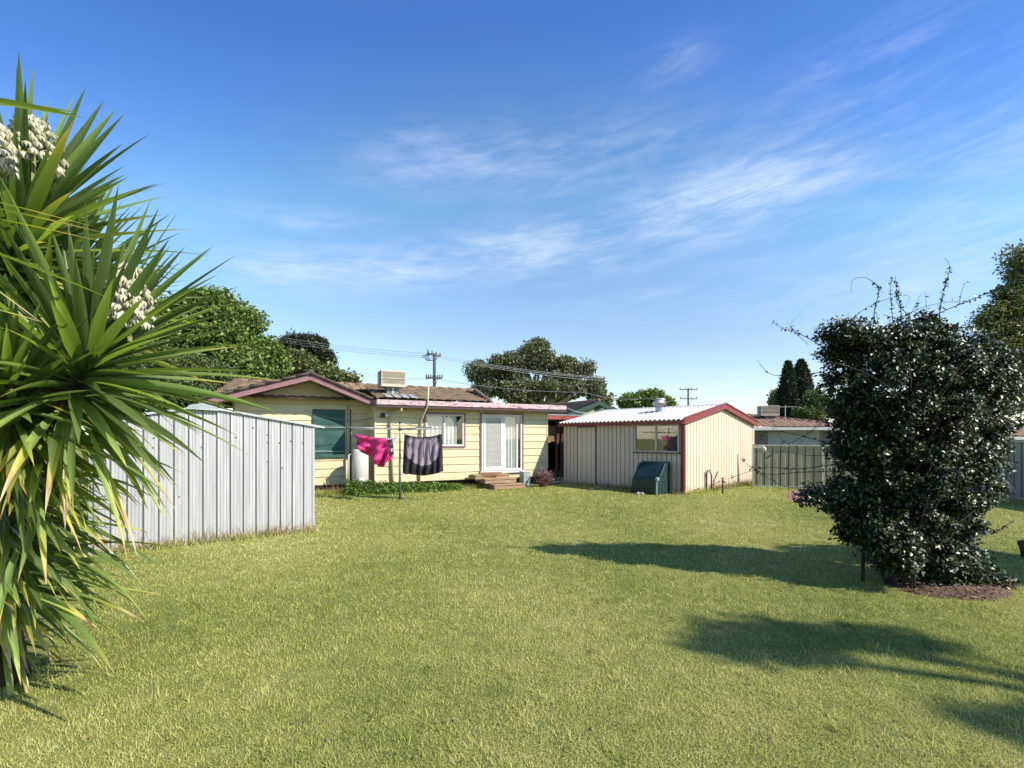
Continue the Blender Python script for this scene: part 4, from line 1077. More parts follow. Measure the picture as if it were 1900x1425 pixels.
def scatter_poly(outline, n):
    xs_ = [p_.x for p_ in outline]; ys_ = [p_.y for p_ in outline]; res = []
    while len(res) < n:
        x = rng.uniform(min(xs_), max(xs_)); y = rng.uniform(min(ys_), max(ys_)); c_ = False; j = len(outline) - 1
        for i in range(len(outline)):
            if (ys_[i] > y) != (ys_[j] > y) and x < (xs_[j] - xs_[i]) * (y - ys_[i]) / (ys_[j] - ys_[i]) + xs_[i]: c_ = not c_
            j = i
        if c_: res.append((x, y))
    return np.array(res)
q = scatter_poly(out, 2600); P = np.column_stack([q, rng.uniform(.01, .11, len(q))])
V, F = leaf_arrays(P, rng.uniform(.02, .05, len(P)), .5, .7); lit = np_mesh('leaf_litter', V, F, G['dry'])
tag(lit, 'dry brown leaf litter heaped under the climber bush', 'leaf litter', kind='stuff')
out2 = [gnd(a, b) for a, b in ((1462, 912), (1462, 930), (1500, 938), (1560, 940), (1620, 934), (1640, 905), (1560, 898), (1500, 903))]
blob_patch('bare_soil', out2, mat('tan_soil', (.42, .28, .18), .95, scale=20, col2=(.22, .13, .085), bump=.8), .03)
q = scatter_poly(out2, 900); V, F = leaf_arrays(np.column_stack([q, rng.uniform(.01, .06, len(q))]), rng.uniform(.03, .09, len(q)), .5, .7)
tag(np_mesh('leaf_litter', V, F, G['dry']), 'dry leaves on bare soil along the olive fence', 'leaf litter', kind='stuff')
# stump at the right edge
p = gnd(1893, 1036)
t = thing('tree_stump', 'dark leaning broken stump at the right edge of the lawn', 'stump', (p.x + .07, p.y, 0))
mb = MB(); mb.tube([(.05, 0, -.02), (0, 0, .12), (-.05, .01, .24)], [.075, .055, .045], 9); mb.build('stub', M['bark'], t, True)

# ------------------------------------------------------------------ yucca
def yucca_leaf_mat():
    m = bpy.data.materials.new('yucca_leaf'); m.use_nodes = True; t = m.node_tree; p = t.nodes['Principled BSDF']; out = t.nodes['Material Output']
    at = N(t, 'ShaderNodeAttribute', attribute_name='tone')       # 0..1 along the leaf, +2 per leaf age
    g_ = N(t, 'ShaderNodeNewGeometry')
    r = N(t, 'ShaderNodeValToRGB'); e = r.color_ramp.elements
    cols = [(0, (.085, .14, .042)), (.30, (.115, .18, .05)), (.52, (.17, .24, .06)), (.68, (.30, .30, .05)), (.80, (.42, .36, .10)), (.88, (.34, .21, .10)), (1, (.46, .36, .24))]
    e[0].position = 0; e[0].color = (*cols[0][1], 1); e[1].position = 1; e[1].color = (*cols[-1][1], 1)
    for q_, c_ in cols[1:-1]:
        x = e.new(q_); x.color = (*c_, 1)
    n = N(t, 'ShaderNodeTexNoise'); n.inputs['Scale'].default_value = 9; n.inputs['Detail'].default_value = 3
    tc = N(t, 'ShaderNodeTexCoord'); L(t, tc.outputs['Object'], n.inputs['Vector'])
    f = math_n(t, 'ADD', at.outputs['Fac'], math_n(t, 'MULTIPLY', math_n(t, 'SUBTRACT', n.outputs['Fac'], .5), .16))
    f = math_n(t, 'ADD', f, math_n(t, 'MULTIPLY', math_n(t, 'SUBTRACT', g_.outputs['Random Per Island'], .5), .14))
    L(t, f, r.inputs[0])
    hv = N(t, 'ShaderNodeHueSaturation'); L(t, math_n(t, 'MULTIPLY_ADD', g_.outputs['Random Per Island'], 1.0, .5), hv.inputs['Value'])
    n2_ = N(t, 'ShaderNodeTexNoise'); n2_.inputs['Scale'].default_value = 70; L(t, tc.outputs['Object'], n2_.inputs['Vector'])
    L(t, math_n(t, 'MULTIPLY_ADD', n2_.outputs['Fac'], .3, .8), hv.inputs['Saturation']); L(t, r.outputs[0], hv.inputs['Color']); r = hv
    L(t, r.outputs[0], p.inputs['Base Color'])
    p.inputs['Roughness'].default_value = .38; p.inputs['Specular IOR Level'].default_value = .5
    tr = N(t, 'ShaderNodeBsdfTranslucent'); mu = N(t, 'ShaderNodeMixRGB', blend_type='MULTIPLY'); mu.inputs[0].default_value = 1; mu.inputs[2].default_value = (2.4, 2.3, .7, 1)
    L(t, r.outputs[0], mu.inputs[1]); L(t, mu.outputs[0], tr.inputs[0])
    mx = N(t, 'ShaderNodeMixShader'); mx.inputs[0].default_value = .36
    L(t, p.outputs[0], mx.inputs[1]); L(t, tr.outputs[0], mx.inputs[2]); L(t, mx.outputs[0], out.inputs['Surface'])
    return m
G['yucca'] = yucca_leaf_mat()
def blade_leaf(A, base, d, length, width, droop, age, nseg=9):
    """sword leaf: stiff, folded in a V, narrowing to a spine; age shifts its colour towards yellow and brown at the tip"""
    base = np.array(base, float); d = np.array(d, float); d /= np.linalg.norm(d)
    up = np.array((0, 0, 1.0)); s = np.cross(d, up)
    if np.linalg.norm(s) < .15: s = np.cross(d, np.array((rng.normal(), rng.normal(), 0.01)))
    s /= np.linalg.norm(s)
    tw = rng.normal(0, .35); nrm0 = np.cross(s, d); s = s * math.cos(tw) + nrm0 * math.sin(tw)
    p = base.copy(); dd = d.copy(); V, T_ = A
    step = length / nseg; start = sum(len(v) for v in V); rows = []
    for k in range(nseg + 1):
        u = k / nseg
        wd = width * (.55 + 1.3 * u if u < .35 else 1.0 * (1 - ((u - .35) / .65) ** 1.6) + .005) * .5
        nr = np.cross(s, dd); nr /= np.linalg.norm(nr)
        rows += [p - s * wd + nr * wd * .5, p - s * wd * .45 + nr * wd * .16, p, p + s * wd * .45 + nr * wd * .16, p + s * wd + nr * wd * .5]
        tone = max(0, min(1, .12 + .28 * u + age * (u ** 1.4) * .9 + (.42 if (u > .93 and age > .1) else 0)))
        T_ += [min(1, tone + .05), tone, max(0, tone - .05), tone, min(1, tone + .05)]
        p = p + dd * step; dd = dd + np.array((0, 0, -droop * step * (0.6 + u))); dd /= np.linalg.norm(dd)
        s = s - dd * np.dot(s, dd); s /= np.linalg.norm(s)
    V.append(np.array(rows))
def leaf_faces(V, nseg=9):
    F = []; n0 = 0
    for v in V:
        ns = len(v) // 5 - 1
        for k in range(ns):
            for j in range(4):
                a = n0 + k * 5 + j; F.append((a, a + 1, a + 6, a + 5))
        n0 += len(v)
    return np.array(F)
def rosette(parent, c, axis, n, Lr, wr, up_frac=.5, name='leaf_rosette', down=2.2, age0=0.0, minang=4):
    A = ([], []); axis = Vector(axis).normalized(); q = Vector((0, 0, 1)).rotation_difference(axis)
    for i in range(n):
        f = i / n; ang = R(minang + (f ** .85) * down * 60); az_ = i * 2.39996 + rng.normal(0, .12)
        d = q @ Vector((math.sin(ang) * math.cos(az_), math.sin(ang) * math.sin(az_), math.cos(ang)))
        b = Vector(c) + axis * (.16 - .40 * f) + d * .03
        ln = Lr * (1 - .25 * abs(f - .45)) * rng.uniform(.72, 1.1)
        dr_ = .04 + 1.0 * f ** 2.5 + rng.uniform(0, .14)
        age = age0 + max(0, (f - .55)) * 1.2 + (rng.uniform(.2, .7) if rng.uniform() < .12 + .3 * f else 0) * (f > .3)
        blade_leaf(A, b, d, ln, wr * rng.uniform(.8, 1.15), dr_, age)
    V = np.concatenate(A[0]); return np_mesh(name, V, leaf_faces(A[0]), G['yucca'], parent, True, A[1])
def flower_spike(parent, p, n, h, r):
    mb = MB(); mb.tube([tuple(Vector(p) - Vector((0, 0, .12))), tuple(p), tuple(Vector(p) + Vector((0, 0, h)))], [.014, .012, .004], 6)
    for k in range(12):
        a = rng.uniform(0, 6.28); z = rng.uniform(0, h * .8); rr2 = r * (1 - .6 * z / h)
        mb.tube([(p[0], p[1], p[2] + z), (p[0] + rr2 * math.cos(a), p[1] + rr2 * math.sin(a), p[2] + z + .04)], [.004, .002], 5)
    st_ = mb.build('flower_stalk', mat('stalk_green', (.30, .32, .12), .5), parent)
    V = []; F = []; n0 = 0
    for k in range(n):
        f = k / n; a = k * 2.4; z = f * h; rr2 = r * (1 - .72 * f ** 1.5) * rng.uniform(.55, 1.05)
        c = np.array((p[0] + rr2 * math.cos(a), p[1] + rr2 * math.sin(a), p[2] + z))
        tilt = rng.normal(0, .35, 2); ln = rng.uniform(.045, .06)
        for j in range(6):          # six petals of a hanging bell
            b0 = j * math.pi / 3; b1 = b0 + .55
            def pp_(rad2, dz, b_): return c + np.array((rad2 * math.cos(b_) + tilt[0] * -dz, rad2 * math.sin(b_) + tilt[1] * -dz, dz))
            V += [pp_(.002, 0, b0), pp_(.021, -ln * .45, b0 - .5), pp_(.016, -ln, b0), pp_(.021, -ln * .45, b0 + .5), pp_(.027, -ln * .5, b0)]
            F += [(n0, n0 + 1, n0 + 4), (n0 + 1, n0 + 2, n0 + 4), (n0 + 4, n0 + 2, n0 + 3), (n0, n0 + 4, n0 + 3)]; n0 += 5
    np_mesh('blossom', np.array(V), np.array(F), M['petal'], st_, True)
yb_ = gnd(5, 1262)
t = thing('yucca', 'huge spiky yucca with cream flower spikes at the left edge', 'yucca', (yb_.x, yb_.y, 0))
o_ = Vector((yb_.x, yb_.y, 0))
def yp(px, py, y): return pt(px, py, y) - o_
mb = MB()
hA, hB, hC, hD, hE = yp(150, 700, 2.9), yp(30, 470, 3.0), yp(20, 760, 2.75), yp(-30, 900, 3.1), yp(-120, 600, 2.8)
mb.tube([(0, 0, -.05), (-.05, 0, .45), yp(10, 900, 3.2), hA - Vector((.1, 0, .1)), hA], [.15, .12, .10, .075, .05], 10)
mb.tube([(-.08, 0, .3), yp(-40, 800, 3.2), yp(-10, 600, 3.1), hB], [.11, .095, .08, .05], 10)
mb.tube([(-.08, .02, .3), yp(-140, 800, 3.1), hE], [.1, .08, .05], 10)
mb.build('trunk', M['bark'], t, True)
rosette(t, hA, (.62, -.05, 1), 175, 1.02, .060, down=2.0)
rosette(t, hB, (.35, .0, 1), 170, .98, .060, down=1.9)
rosette(t, yp(80, 600, 3.35), (.4, .1, 1), 160, 1.05, .060, down=1.7)
rosette(t, hC, (.45, -.55, .55), 110, .68, .050, down=1.7, age0=.05)
rosette(t, hE, (-.1, -.1, 1), 70, .85, .066, down=1.9)
# skirt of hanging leaves
A = ([], [])
for k in range(230):
    f = rng.uniform(); c_ = yp(rng.uniform(-60, 110) * (1 - .25 * f), 720 + 400 * f, 3.0 + rng.normal(0, .1))
    a = rng.uniform(-1.15, .9); outw = Vector((math.cos(a), math.sin(a) * .7 - .15, rng.uniform(-.75, .1)))
    blade_leaf(A, c_, outw, rng.uniform(.45, .85), rng.uniform(.034, .052), rng.uniform(.3, 1.3), rng.uniform(.05, .7) ** 1.2)
np_mesh('hanging_leaf', np.concatenate(A[0]), leaf_faces(A[0]), G['yucca'], t, True, A[1])
A = ([], [])
for k in range(70):
    f = rng.uniform(); c_ = yp(rng.uniform(-40, 30), 900 + 300 * f, 3.3)
    a = rng.uniform(-1.4, 1.4); outw = Vector((math.cos(a), math.sin(a), rng.uniform(-1.6, -.3)))
    blade_leaf(A, c_, outw, rng.uniform(.3, .6), rng.uniform(.03, .05), rng.uniform(1.0, 2.5), rng.uniform(.5, 1.3))
np_mesh('dead_leaf', np.concatenate(A[0]), leaf_faces(A[0]), G['yucca'], t, True, A[1])
flower_spike(t, yp(240, 595, 2.8), 110, .34, .12)
flower_spike(t, yp(62, 308, 2.85), 110, .30, .15)
flower_spike(t, yp(-8, 305, 2.5), 90, .22, .08)
A = ([], [])
for (p0, p1, yy, wd_, ag) in (((-60, 182), (160, 218), 2.3, .05, .0), ((-60, 190), (150, 208), 2.35, .045, .1), ((-60, 362), (180, 420), 2.2, .012, 1.2), ((-60, 375), (205, 432), 2.25, .014, 1.2), ((-60, 395), (190, 446), 2.2, .013, 1.2),
                              ((-60, 450), (215, 555), 2.2, .035, .1), ((-60, 260), (95, 290), 2.3, .012, 1.2), ((-60, 500), (80, 600), 2.1, .012, 1.2), ((-60, 560), (90, 600), 2.1, .012, 1.2)):
    a_ = yp(*p0, yy); b_ = yp(*p1, yy + .1); blade_leaf(A, a_, b_ - a_, (b_ - a_).length, wd_, .06, ag)
for v_, k_ in zip(A[0], range(99)):
    np_mesh('stray_leaf', v_, leaf_faces([v_]), G['yucca'], t, True, A[1][k_ * 50:(k_ + 1) * 50])
# second small yucca in front of the silver shed
p = gnd(95, 1075)
t = thing('yucca', 'smaller yucca half hidden between the big one and the silver shed', 'yucca', (p.x, p.y, 0))
MB().tube([(0, 0, -.02), (.02, 0, .75)], [.08, .06], 8).build('trunk', M['bark'], t, True)
rosette(t, (.02, 0, .82), (.15, 0, 1), 80, .72, .045, down=2.0)

# ------------------------------------------------------------------ rotary clothesline
p = gnd(742, 928)
t = thing('clothesline', 'grey green rotary clothesline standing on the lawn', 'clothesline', (p.x, p.y, 0), R(12))
yq = p.y; zc = CH + (HY - 796) / FPX * yq; ztop = CH + (HY - 783) / FPX * yq; ra = 1.5
MB().tube([(0, 0, -.02), (0, 0, 1.25)], .03, 12).build('lower_pole', M['hoist'], t, True)
MB().tube([(0, 0, 1.251), (0, 0, ztop)], .022, 12).build('upper_pole', M['hoist_pale'], t, True)
mb = MB(); mb.lathe([(.04, -.04), (.045, .04)], (0, 0, zc), 12); mb.build('hub', M['hoist'], t, True)
MB().lathe([(.035, -.03), (.03, .02), (0, .03)], (0, 0, ztop), 12).build('cap', M['hoist'], t, True)
MB().tube([(.03, 0, 1.15), (.14, .05, 1.13)], .009, 6).build('crank_handle', M['hoist'], t, True)
tips = []
for k in range(4):
    a = math.pi / 2 * k + R(32); tip = Vector((ra * math.cos(a), ra * math.sin(a), zc + .03)); tips.append(tip)
    mb = MB(); mb.tube([(0, 0, zc), tip], .014, 8); mb.build('arm', M['hoist_pale'], t, True)
    mb = MB(); mb.tube([(0, 0, ztop), tip * .62 + Vector((0, 0, zc * .38 + .012))], .006, 6); mb.build('stay', M['hoist_pale'], t, True)
for f in (.3, .45, .6, .75, .9, 1.0):
    mb = MB()
    for k in range(4):
        a = Vector((0, 0, zc)).lerp(tips[k], f); b = Vector((0, 0, zc)).lerp(tips[(k + 1) % 4], f); m_ = (a + b) / 2 - Vector((0, 0, .05 * f))
        mb.tube([a, m_, b], .0035, 5)
    mb.build('line_wire', M['wire'], t)
# laundry
def hang(name, label, yd, top, bot, mt, nu=46, nv=36, amp=.03, tone=None, fr=7.0, sway=.05):
    """cloth between two outlines given as points seen from the shooting position at depth yd"""
    top = [pt(a, b, yd) for a, b in top]; bot = [pt(a, b, yd) for a, b in bot]
    def samp(pl, u):
        x = u * (len(pl) - 1); i = min(int(x), len(pl) - 2); return pl[i].lerp(pl[i + 1], x - i)
    o0 = top[0].copy(); V = []; T_ = []
    for j in range(nv):
        v = j / (nv - 1)
        for i in range(nu):
            u = i / (nu - 1); q_ = samp(top, u).lerp(samp(bot, u), v) - o0
            q_.y += (.25 + v) * amp * math.sin(fr * u * 6.28 + 1.5 * v) + sway * v * math.sin(3 * u + 1) + .4 * amp * math.sin(17 * u + 9 * v)
            q_.x += .25 * amp * v * math.cos(fr * u * 6.28)
            q_.y += .35 * amp * math.sin(11 * (u * .8 + v * 1.3)) * math.sin(7 * (u - .6 * v)) + .012 * math.sin(31 * u + 13 * v)
            V.append(q_); T_.append(tone(u, v) if tone else 0)
    F = [(j * nu + i, j * nu + i + 1, (j + 1) * nu + i + 1, (j + 1) * nu + i) for j in range(nv - 1) for i in range(nu - 1)]
    o = np_mesh(name, np.array(V), np.array(F), mt, None, True, T_); o.location = o0
    s = o.modifiers.new('thick', 'SOLIDIFY'); s.thickness = .004
    return tag(o, label, 'laundry')
yd = p.y - .25
pk = hang('pink_cloth', 'bright pink garment hanging draped from the clothesline', yd, [(651, 805), (672, 808), (694, 812), (712, 812), (727, 816)],
     [(652, 808), (668, 840), (690, 858), (708, 866), (722, 862)], M['pink'], amp=.10, fr=2.6, sway=.22)
cl = hang('pink_cloth_fold', 'loose', yd + .05, [(694, 812), (716, 812), (727, 818)], [(697, 862), (708, 868), (728, 850)], M['pink'], amp=.05, fr=2)
for k_ in ('category', 'label'): del cl[k_]
cl.parent = pk; cl.location = cl.location - pk.location
st_ = hang('striped_cloth', 'white cloth with black stripes hanging beside the pink garment', yd - .04, [(716, 814), (728, 812), (738, 807)], [(724, 846), (729, 848), (731, 820)], M['whitecloth'], amp=.02, fr=1.5)
for (a, b, c_, e_) in (((717, 817), (726, 815), (728, 819), (718, 821)), ((720, 827), (729, 826), (730, 831), (721, 833)), ((723, 839), (730, 838), (730, 843), (724, 844))):
    mb = MB(); vs = [pt(q_[0], q_[1], yd - .085) - st_.location for q_ in (a, b, c_, e_)]
    mb.add([tuple(v) for v in vs] + [tuple(v + Vector((0, .004, 0))) for v in vs], [(0, 1, 2, 3), (4, 7, 6, 5), (0, 4, 5, 1), (1, 5, 6, 2), (2, 6, 7, 3), (3, 7, 4, 0)])
    mb.build('stripe', M['blackcloth'], st_)
def tone_p(u, v):
    cres = 1 - min(1, max(0, (v - (.50 + .28 * math.sin(u * math.pi))) * 9 + .5))
    edge = .35 + .65 * min(1, max(0, min(u, 1 - u) * 7))
    top_ = .5 + .5 * min(1, v * 9)
    return 1.28 * cres * edge * top_
hang('printed_cloth', 'black and grey printed sheet hanging right of the clothesline pole', yd + .15, [(750, 806), (775, 811), (800, 810), (820, 805)],
     [(745, 878), (765, 881), (785, 883), (805, 880), (822, 874)], M['printed'], 70, 44, .03, tone_p, 6, .06)
pg = None
for i, (px, py) in enumerate(((652, 803), (694, 811), (735, 806), (751, 804), (776, 809), (819, 803))):
    q_ = pt(px, py, yd)
    e_ = thing('clothes_peg', ('small peg at the left tip of the pink garment', 'small peg at the middle top of the pink garment', 'small peg on the white striped cloth',
         'small peg at the left corner of the printed sheet', 'small peg at the middle of the printed sheet top', 'small peg at the right corner of the printed sheet')[i], 'peg', q_, 0, 'clothes pegs on the line')
    MB().box(-.007, .0, -.006, .006, -.035, .03).box(.002, .008, -.006, .006, -.035, .03).build('clip', M['wire'], e_)

# ------------------------------------------------------------------ covered garden seat against the shed
sy0, sy1 = S.fy(1222, -.75), S.fy(1174, -.75)
t = thing('covered_garden_seat', 'garden seat under a dark green weather cover against the shed', 'garden seat', (*S.w(-.45, (sy0 + sy1) / 2), 0), S.a)
hw = (sy1 - sy0) / 2 
prof = [(.38, 0), (-.32, 0), (-.34, .40), (-.30, .47), (.06, .90), (.36, .96), (.38, .9)]
mb = MB(); mb.prism([(a, b) for a, b in prof], 'y', -hw, hw); o = mb.build('cover', M['tarp'], t, bevel=.025)
dirv = Vector((.36, 0, .43)).normalized(); nv_ = Vector((-.43, 0, .36)).normalized()
b0 = Vector((-.30, 0, .47)) + nv_ * .008
vs = [b0 + dirv * a + Vector((0, y, 0)) + nv_ * .004 * k for k in (0, 1) for (a, y) in ((.05, -hw + .08), (.05, hw - .08), (.50, hw - .08), (.50, -hw + .08))]
MB().add(vs, [(0, 3, 2, 1), (4, 5, 6, 7), (0, 1, 5, 4), (1, 2, 6, 5), (2, 3, 7, 6), (3, 0, 4, 7)]).build('netting_window', M['tarp_mesh'], t)
mb = MB()
for yy in (-hw, hw):
    mb.tube([(-.33, yy, .02), (-.345, yy, .41), (-.3, yy, .48), (.06, yy, .91), (.36, yy, .97)], .009, 6)
mb.tube([(-.34, -hw, .43), (-.34, hw, .43)], .008, 6); mb.build('seam', M['greentrim'], t, True)
mb = MB(); mb.beam((-.40, -hw + .0, .0), (-.36, -hw + .02, .42), .045, .03); mb.build('strap', M['palegreen'], t)
mb = MB(); mb.box(-.42, -.33, -hw - .05, -hw + .05, .42, .53); o = mb.build('buckle_pad', M['palegreen'], t, bevel=.03)

# ------------------------------------------------------------------ garden taps at the shed's end wall
def tap(px0, py0, label, kind):
    g0 = gnd(px0, py0); t = thing('garden_tap', label, 'tap', (g0.x, g0.y, 0), 0, 'standpipes at the end of the cream shed'); s = g0.y / FPX
    mb = MB()
    if kind == 0:
        mb.tube([(0, 0, 0), (0, 0, 30 * s), (-4 * s, 0, 39 * s), (-8 * s, 0, 37 * s), (-9 * s, 0, 28 * s), (-9 * s, 0, 4 * s)], .022, 8)
        mb.build('riser', M['rustpipe'], t, True)
        MB().tube([(0, 0, 25 * s), (4 * s, 0, 25 * s), (7 * s, 0, 20 * s), (7 * s, 0, 0)], .014, 8).build('hose', M['pipe_white'], t, True)
    else:
        mb.tube([(0, 0, 0), (0, 0, 28 * s)], .022, 8); mb.tube([(0, 0, 24 * s), (4 * s, -.05, 22 * s)], .02, 8); mb.build('riser', M['rustpipe'], t, True)
        mb = MB(); mb.beam((-5 * s, 0, 29 * s), (3 * s, 0, 31 * s), .02, .02); mb.tube([(0, 0, 27 * s), (0, 0, 31 * s)], .016, 8); mb.build('tap_head', M['gutter'], t)
tap(1320, 911, 'hooked rusty standpipe with a thin white hose at the shed end wall', 0)
tap(1341, 917, 'short rusty tap post with a T handle at the shed end wall', 1)

# ------------------------------------------------------------------ potted purple plant and slab
p = gnd(1008, 903)
t = thing('potted_plant', 'small purple leaved plant in a low pot between house and shed', 'plant', (p.x, p.y, 0))
MB().lathe([(.13, 0), (.19, .16), (.2, .18), (.17, .18)], n=16).build('pot', M['pot'], t)
P = []; 
for k in range(420):
    a = rng.uniform(0, 6.28); r_ = rng.uniform(.02, .36); P.append((r_ * math.cos(a), r_ * math.sin(a), .14 + rng.uniform(0, .42) * (1.1 - r_)))
V, F = leaf_arrays(np.array(P), rng.uniform(.07, .16, len(P)), .25, 0, -.6); np_mesh('foliage', V, F, G['purple'], t)
p = H.w(HW + .25, -.3)
tag(MB().box(-.5, .5, -.18, .18, .03, .075).build('paving_slab', M['concrete'], None, bevel=.01), 'pale concrete slab lying at the mouth of the dark carport', 'slab')
o = scene.objects['paving_slab']; o.location = (p[0], p[1], 0); o.rotation_euler = (0, 0, H.a)

# ------------------------------------------------------------------ fence
def fence(name, label, A_, B_, h, mt, rail, panel=2.35):
    A_ = Vector(A_); B_ = Vector(B_); d = B_ - A_; L_ = d.length; a = math.atan2(d.y, d.x)
    t = thing(name, label, 'fence', (A_.x, A_.y, 0), a); n = max(1, round(L_ / panel)); pw = L_ / n
    for k in range(n):
        x0 = k * pw + .03; x1 = (k + 1) * pw - .03
        mb = MB(); ribbed_wall(mb, rib_profile(x0, x1, .245, .04, .05, 1, .006), lambda u: h - .03, .02); mb.build('panel', mt, t)
        MB().box(x0, x1, -.03, .03, h - .05, h).build('top_rail', rail, t)
        MB().box(x0, x1, -.03, .03, .0, .04).build('bottom_rail', rail, t)
    for k in range(n + 1):
        MB().box(k * pw - .028, k * pw + .028, -.034, .034, 0, h + .005).build('post', rail, t)
    return t
a0 = gnd(1398, 897); a1 = gnd(1560, 905)
hF = 1.46
c0 = pt(1392, 829, CH * 0 + 18.5); 
FA = Vector((9.0, 18.6, 0)); FB = Vector((9.0 + 6.4, 16.6, 0))
fence('steel_fence', 'olive ribbed steel fence between the cream shed and the climber bush', (8.4, 16.9, 0), (14.2, 14.6, 0), hF, M['olive'], M['fence_cream'])
fence('steel_fence', 'grey green ribbed steel fence behind the climber bush at right', (14.2, 14.6, 0), (12.6 + .8, 9.6, 0), 1.62, M['fencegrey'], M['fence_cream'])
q0 = pt(1398, 829, 15.6); q1 = pt(1419, 829, 15.2)
t = thing('pvc_pipe', 'short white pipe with an elbow beside the shed corner at the fence', 'pipe', (q0.x, q0.y, 0))
q1 = q1 - Vector((q0.x, q0.y, 0)); MB().tube([(0, 0, q0.z), (q1.x - .05, q1.y, q0.z), (q1.x, q1.y, q0.z - .05), (q1.x, q1.y, q0.z - .14)], .045, 10).build('elbow_tube', M['pipe_white'], t, True)

# ------------------------------------------------------------------ neighbouring houses
def hip_house(name, label, F_, x0, x1, y0, y1, wall_h, ridge, wall_m, roof_m, trim_m, ov=.5):
    t = thing(name, label, 'house', (F_.o[0], F_.o[1], 0), F_.a)
    MB().box(x0, x1, y0, y1, 0, wall_h).build('wall', wall_m, t)
    hx0, hx1, hy0, hy1 = x0 - ov, x1 + ov, y0 - ov, y1 + ov; m_ = (hy0 + hy1) / 2; r_ = (hy1 - hy0) / 2
    lst = []
    run_ = r_; ln = math.hypot(run_, ridge - wall_h); W_ = hx1 - hx0
    tile_surface(lst, (hx0, hy0, wall_h), (1, 0, 0), (0, run_ / ln, (ridge - wall_h) / ln), W_, ln, lambda v: r_ * v / ln, lambda v: W_ - r_ * v / ln)
    tile_surface(lst, (hx0, hy1, wall_h), (0, -1, 0), (run_ / ln, 0, (ridge - wall_h) / ln), hy1 - hy0, ln, lambda v: r_ * v / ln, lambda v: (hy1 - hy0) - r_ * v / ln)
    tile_surface(lst, (hx1, hy0, wall_h), (0, 1, 0), (-run_ / ln, 0, (ridge - wall_h) / ln), hy1 - hy0, ln, lambda v: r_ * v / ln, lambda v: (hy1 - hy0) - r_ * v / ln)
    build_tiles(lst, 'roof', roof_m, t)
    mb = MB(); caps(mb, (hx0, hy0, wall_h + .04), (hx0 + r_, m_, ridge + .03)); caps(mb, (hx0 + r_, m_, ridge + .03), (hx1 - r_, m_, ridge + .03)); caps(mb, (hx1 - r_, m_, ridge + .03), (hx1, hy0, wall_h + .04)); mb.build('ridge_tiles', roof_m, t, True)
    mb = MB(); mb.box(hx0, hx1, hy0 - .06, hy0, wall_h - .12, wall_h + .03); mb.box(hx0 - .06, hx0, hy0 - .06, hy1, wall_h - .12, wall_h + .03); mb.build('gutter', trim_m, t)
    MB().box(hx0, hx1, hy0, hy1, wall_h - .06, wall_h - .03).build('soffit', trim_m, t)
    return t
NB = Frame(*pt(1425, 812, 25)[:2], -12)
wh = NB.fz(1, 0, 794)
t = hip_house('neighbour_house', 'neighbouring brick house with terracotta hip roof past the olive fence', NB, -3.4, 3.4, 0, 7.0, wh, wh + .8, M['brick'], M['terracotta'], M['white'])
xg0, xg1 = NB.fx(1424, 0), NB.fx(1520, 0)
MB().box(xg0, xg1, -.03, -.002, 0, wh - .14).build('rendered_wall', M['greywall'], t)
cx_, cy_ = NB.fx(1425, 2.2), 2.2
Lc = thing('evaporative_cooler', 'beige cooler box on the terracotta roof next door', 'air cooler', (*NB.w(cx_, cy_), 0), NB.a)
zb_ = CH + (HY - 771) / FPX * NB.w(cx_, cy_ - .5)[1]; zt_ = CH + (HY - 755) / FPX * NB.w(cx_, cy_ - .5)[1]
louvre_box(Lc, .46, .42, zb_, zt_ + .08, M['cooler'], M['cooler_dark']); MB().box(-.25, .25, -.25, .25, zb_ - .6, zb_).build('duct', M['duct'], Lc)
ax_ = NB.fx(1457, 3.2); az0 = CH + (HY - 775) / FPX * NB.w(ax_, 3.2)[1]; az1 = CH + (HY - 755) / FPX * NB.w(ax_, 3.2)[1]
t = thing('tv_antenna', 'thin television antenna on the terracotta roof', 'antenna', (*NB.w(ax_, 3.2), 0), NB.a)
MB().tube([(0, 0, az0 - .3), (0, 0, az1 + .1)], .02, 6).build('mast', M['powerwire'], t)
mb = MB(); mb.tube([(-.9, 0, az1), (.6, 0, az1)], .014, 6)
for k in range(9): mb.tube([(-.8 + k * .16, -.3, az1 + .01), (-.8 + k * .16, .3, az1 + .01)], .008, 5)
mb.build('boom', M['powerwire'], t)
# green gabled house
GB = Frame(*pt(1112, 812, 30)[:2], 30)
t = thing('gabled_house', 'pale green gabled house with dark green trim beyond the white roof', 'house', (GB.o[0], GB.o[1], 0), GB.a)
gx = 3.1; za2 = GB.fz(0, 0, 745); ze2 = za2 - 1.05
def gtop(x): return za2 - (za2 - ze2) * abs(x) / gx
mb = MB(); mb.prism([(-gx + .5, 0), (gx - .5, 0), (gx - .5, gtop(gx - .5) - .02), (0, za2 - .02), (-gx + .5, gtop(gx - .5) - .02)], 'y', .3, 6); mb.build('wall', M['greenwall'], t)
mb = MB()
for s_ in (-1, 1): mb.prism([(0, za2 + .04), (s_ * gx, ze2 + .04), (s_ * gx, ze2 - .22), (0, za2 - .22)], 'y', -.03, .03)
mb.build('barge_board', M['greentrim'], t)
lst = []; k1 = math.hypot(gx, za2 - ze2)
tile_surface(lst, (gx, -.05, ze2 + .05), (0, 1, 0), (-gx / k1, 0, (za2 - ze2) / k1), 9.5, k1); tile_surface(lst, (-gx, 9.4, ze2 + .05), (0, -1, 0), (gx / k1, 0, (za2 - ze2) / k1), 9.5, k1)
build_tiles(lst, 'roof', M['tile'], t)
mb = MB(); caps(mb, (0, 0, za2 + .08), (0, 9.4, za2 + .08)); mb.build('ridge_tiles', M['tile'], t, True)
lst = []
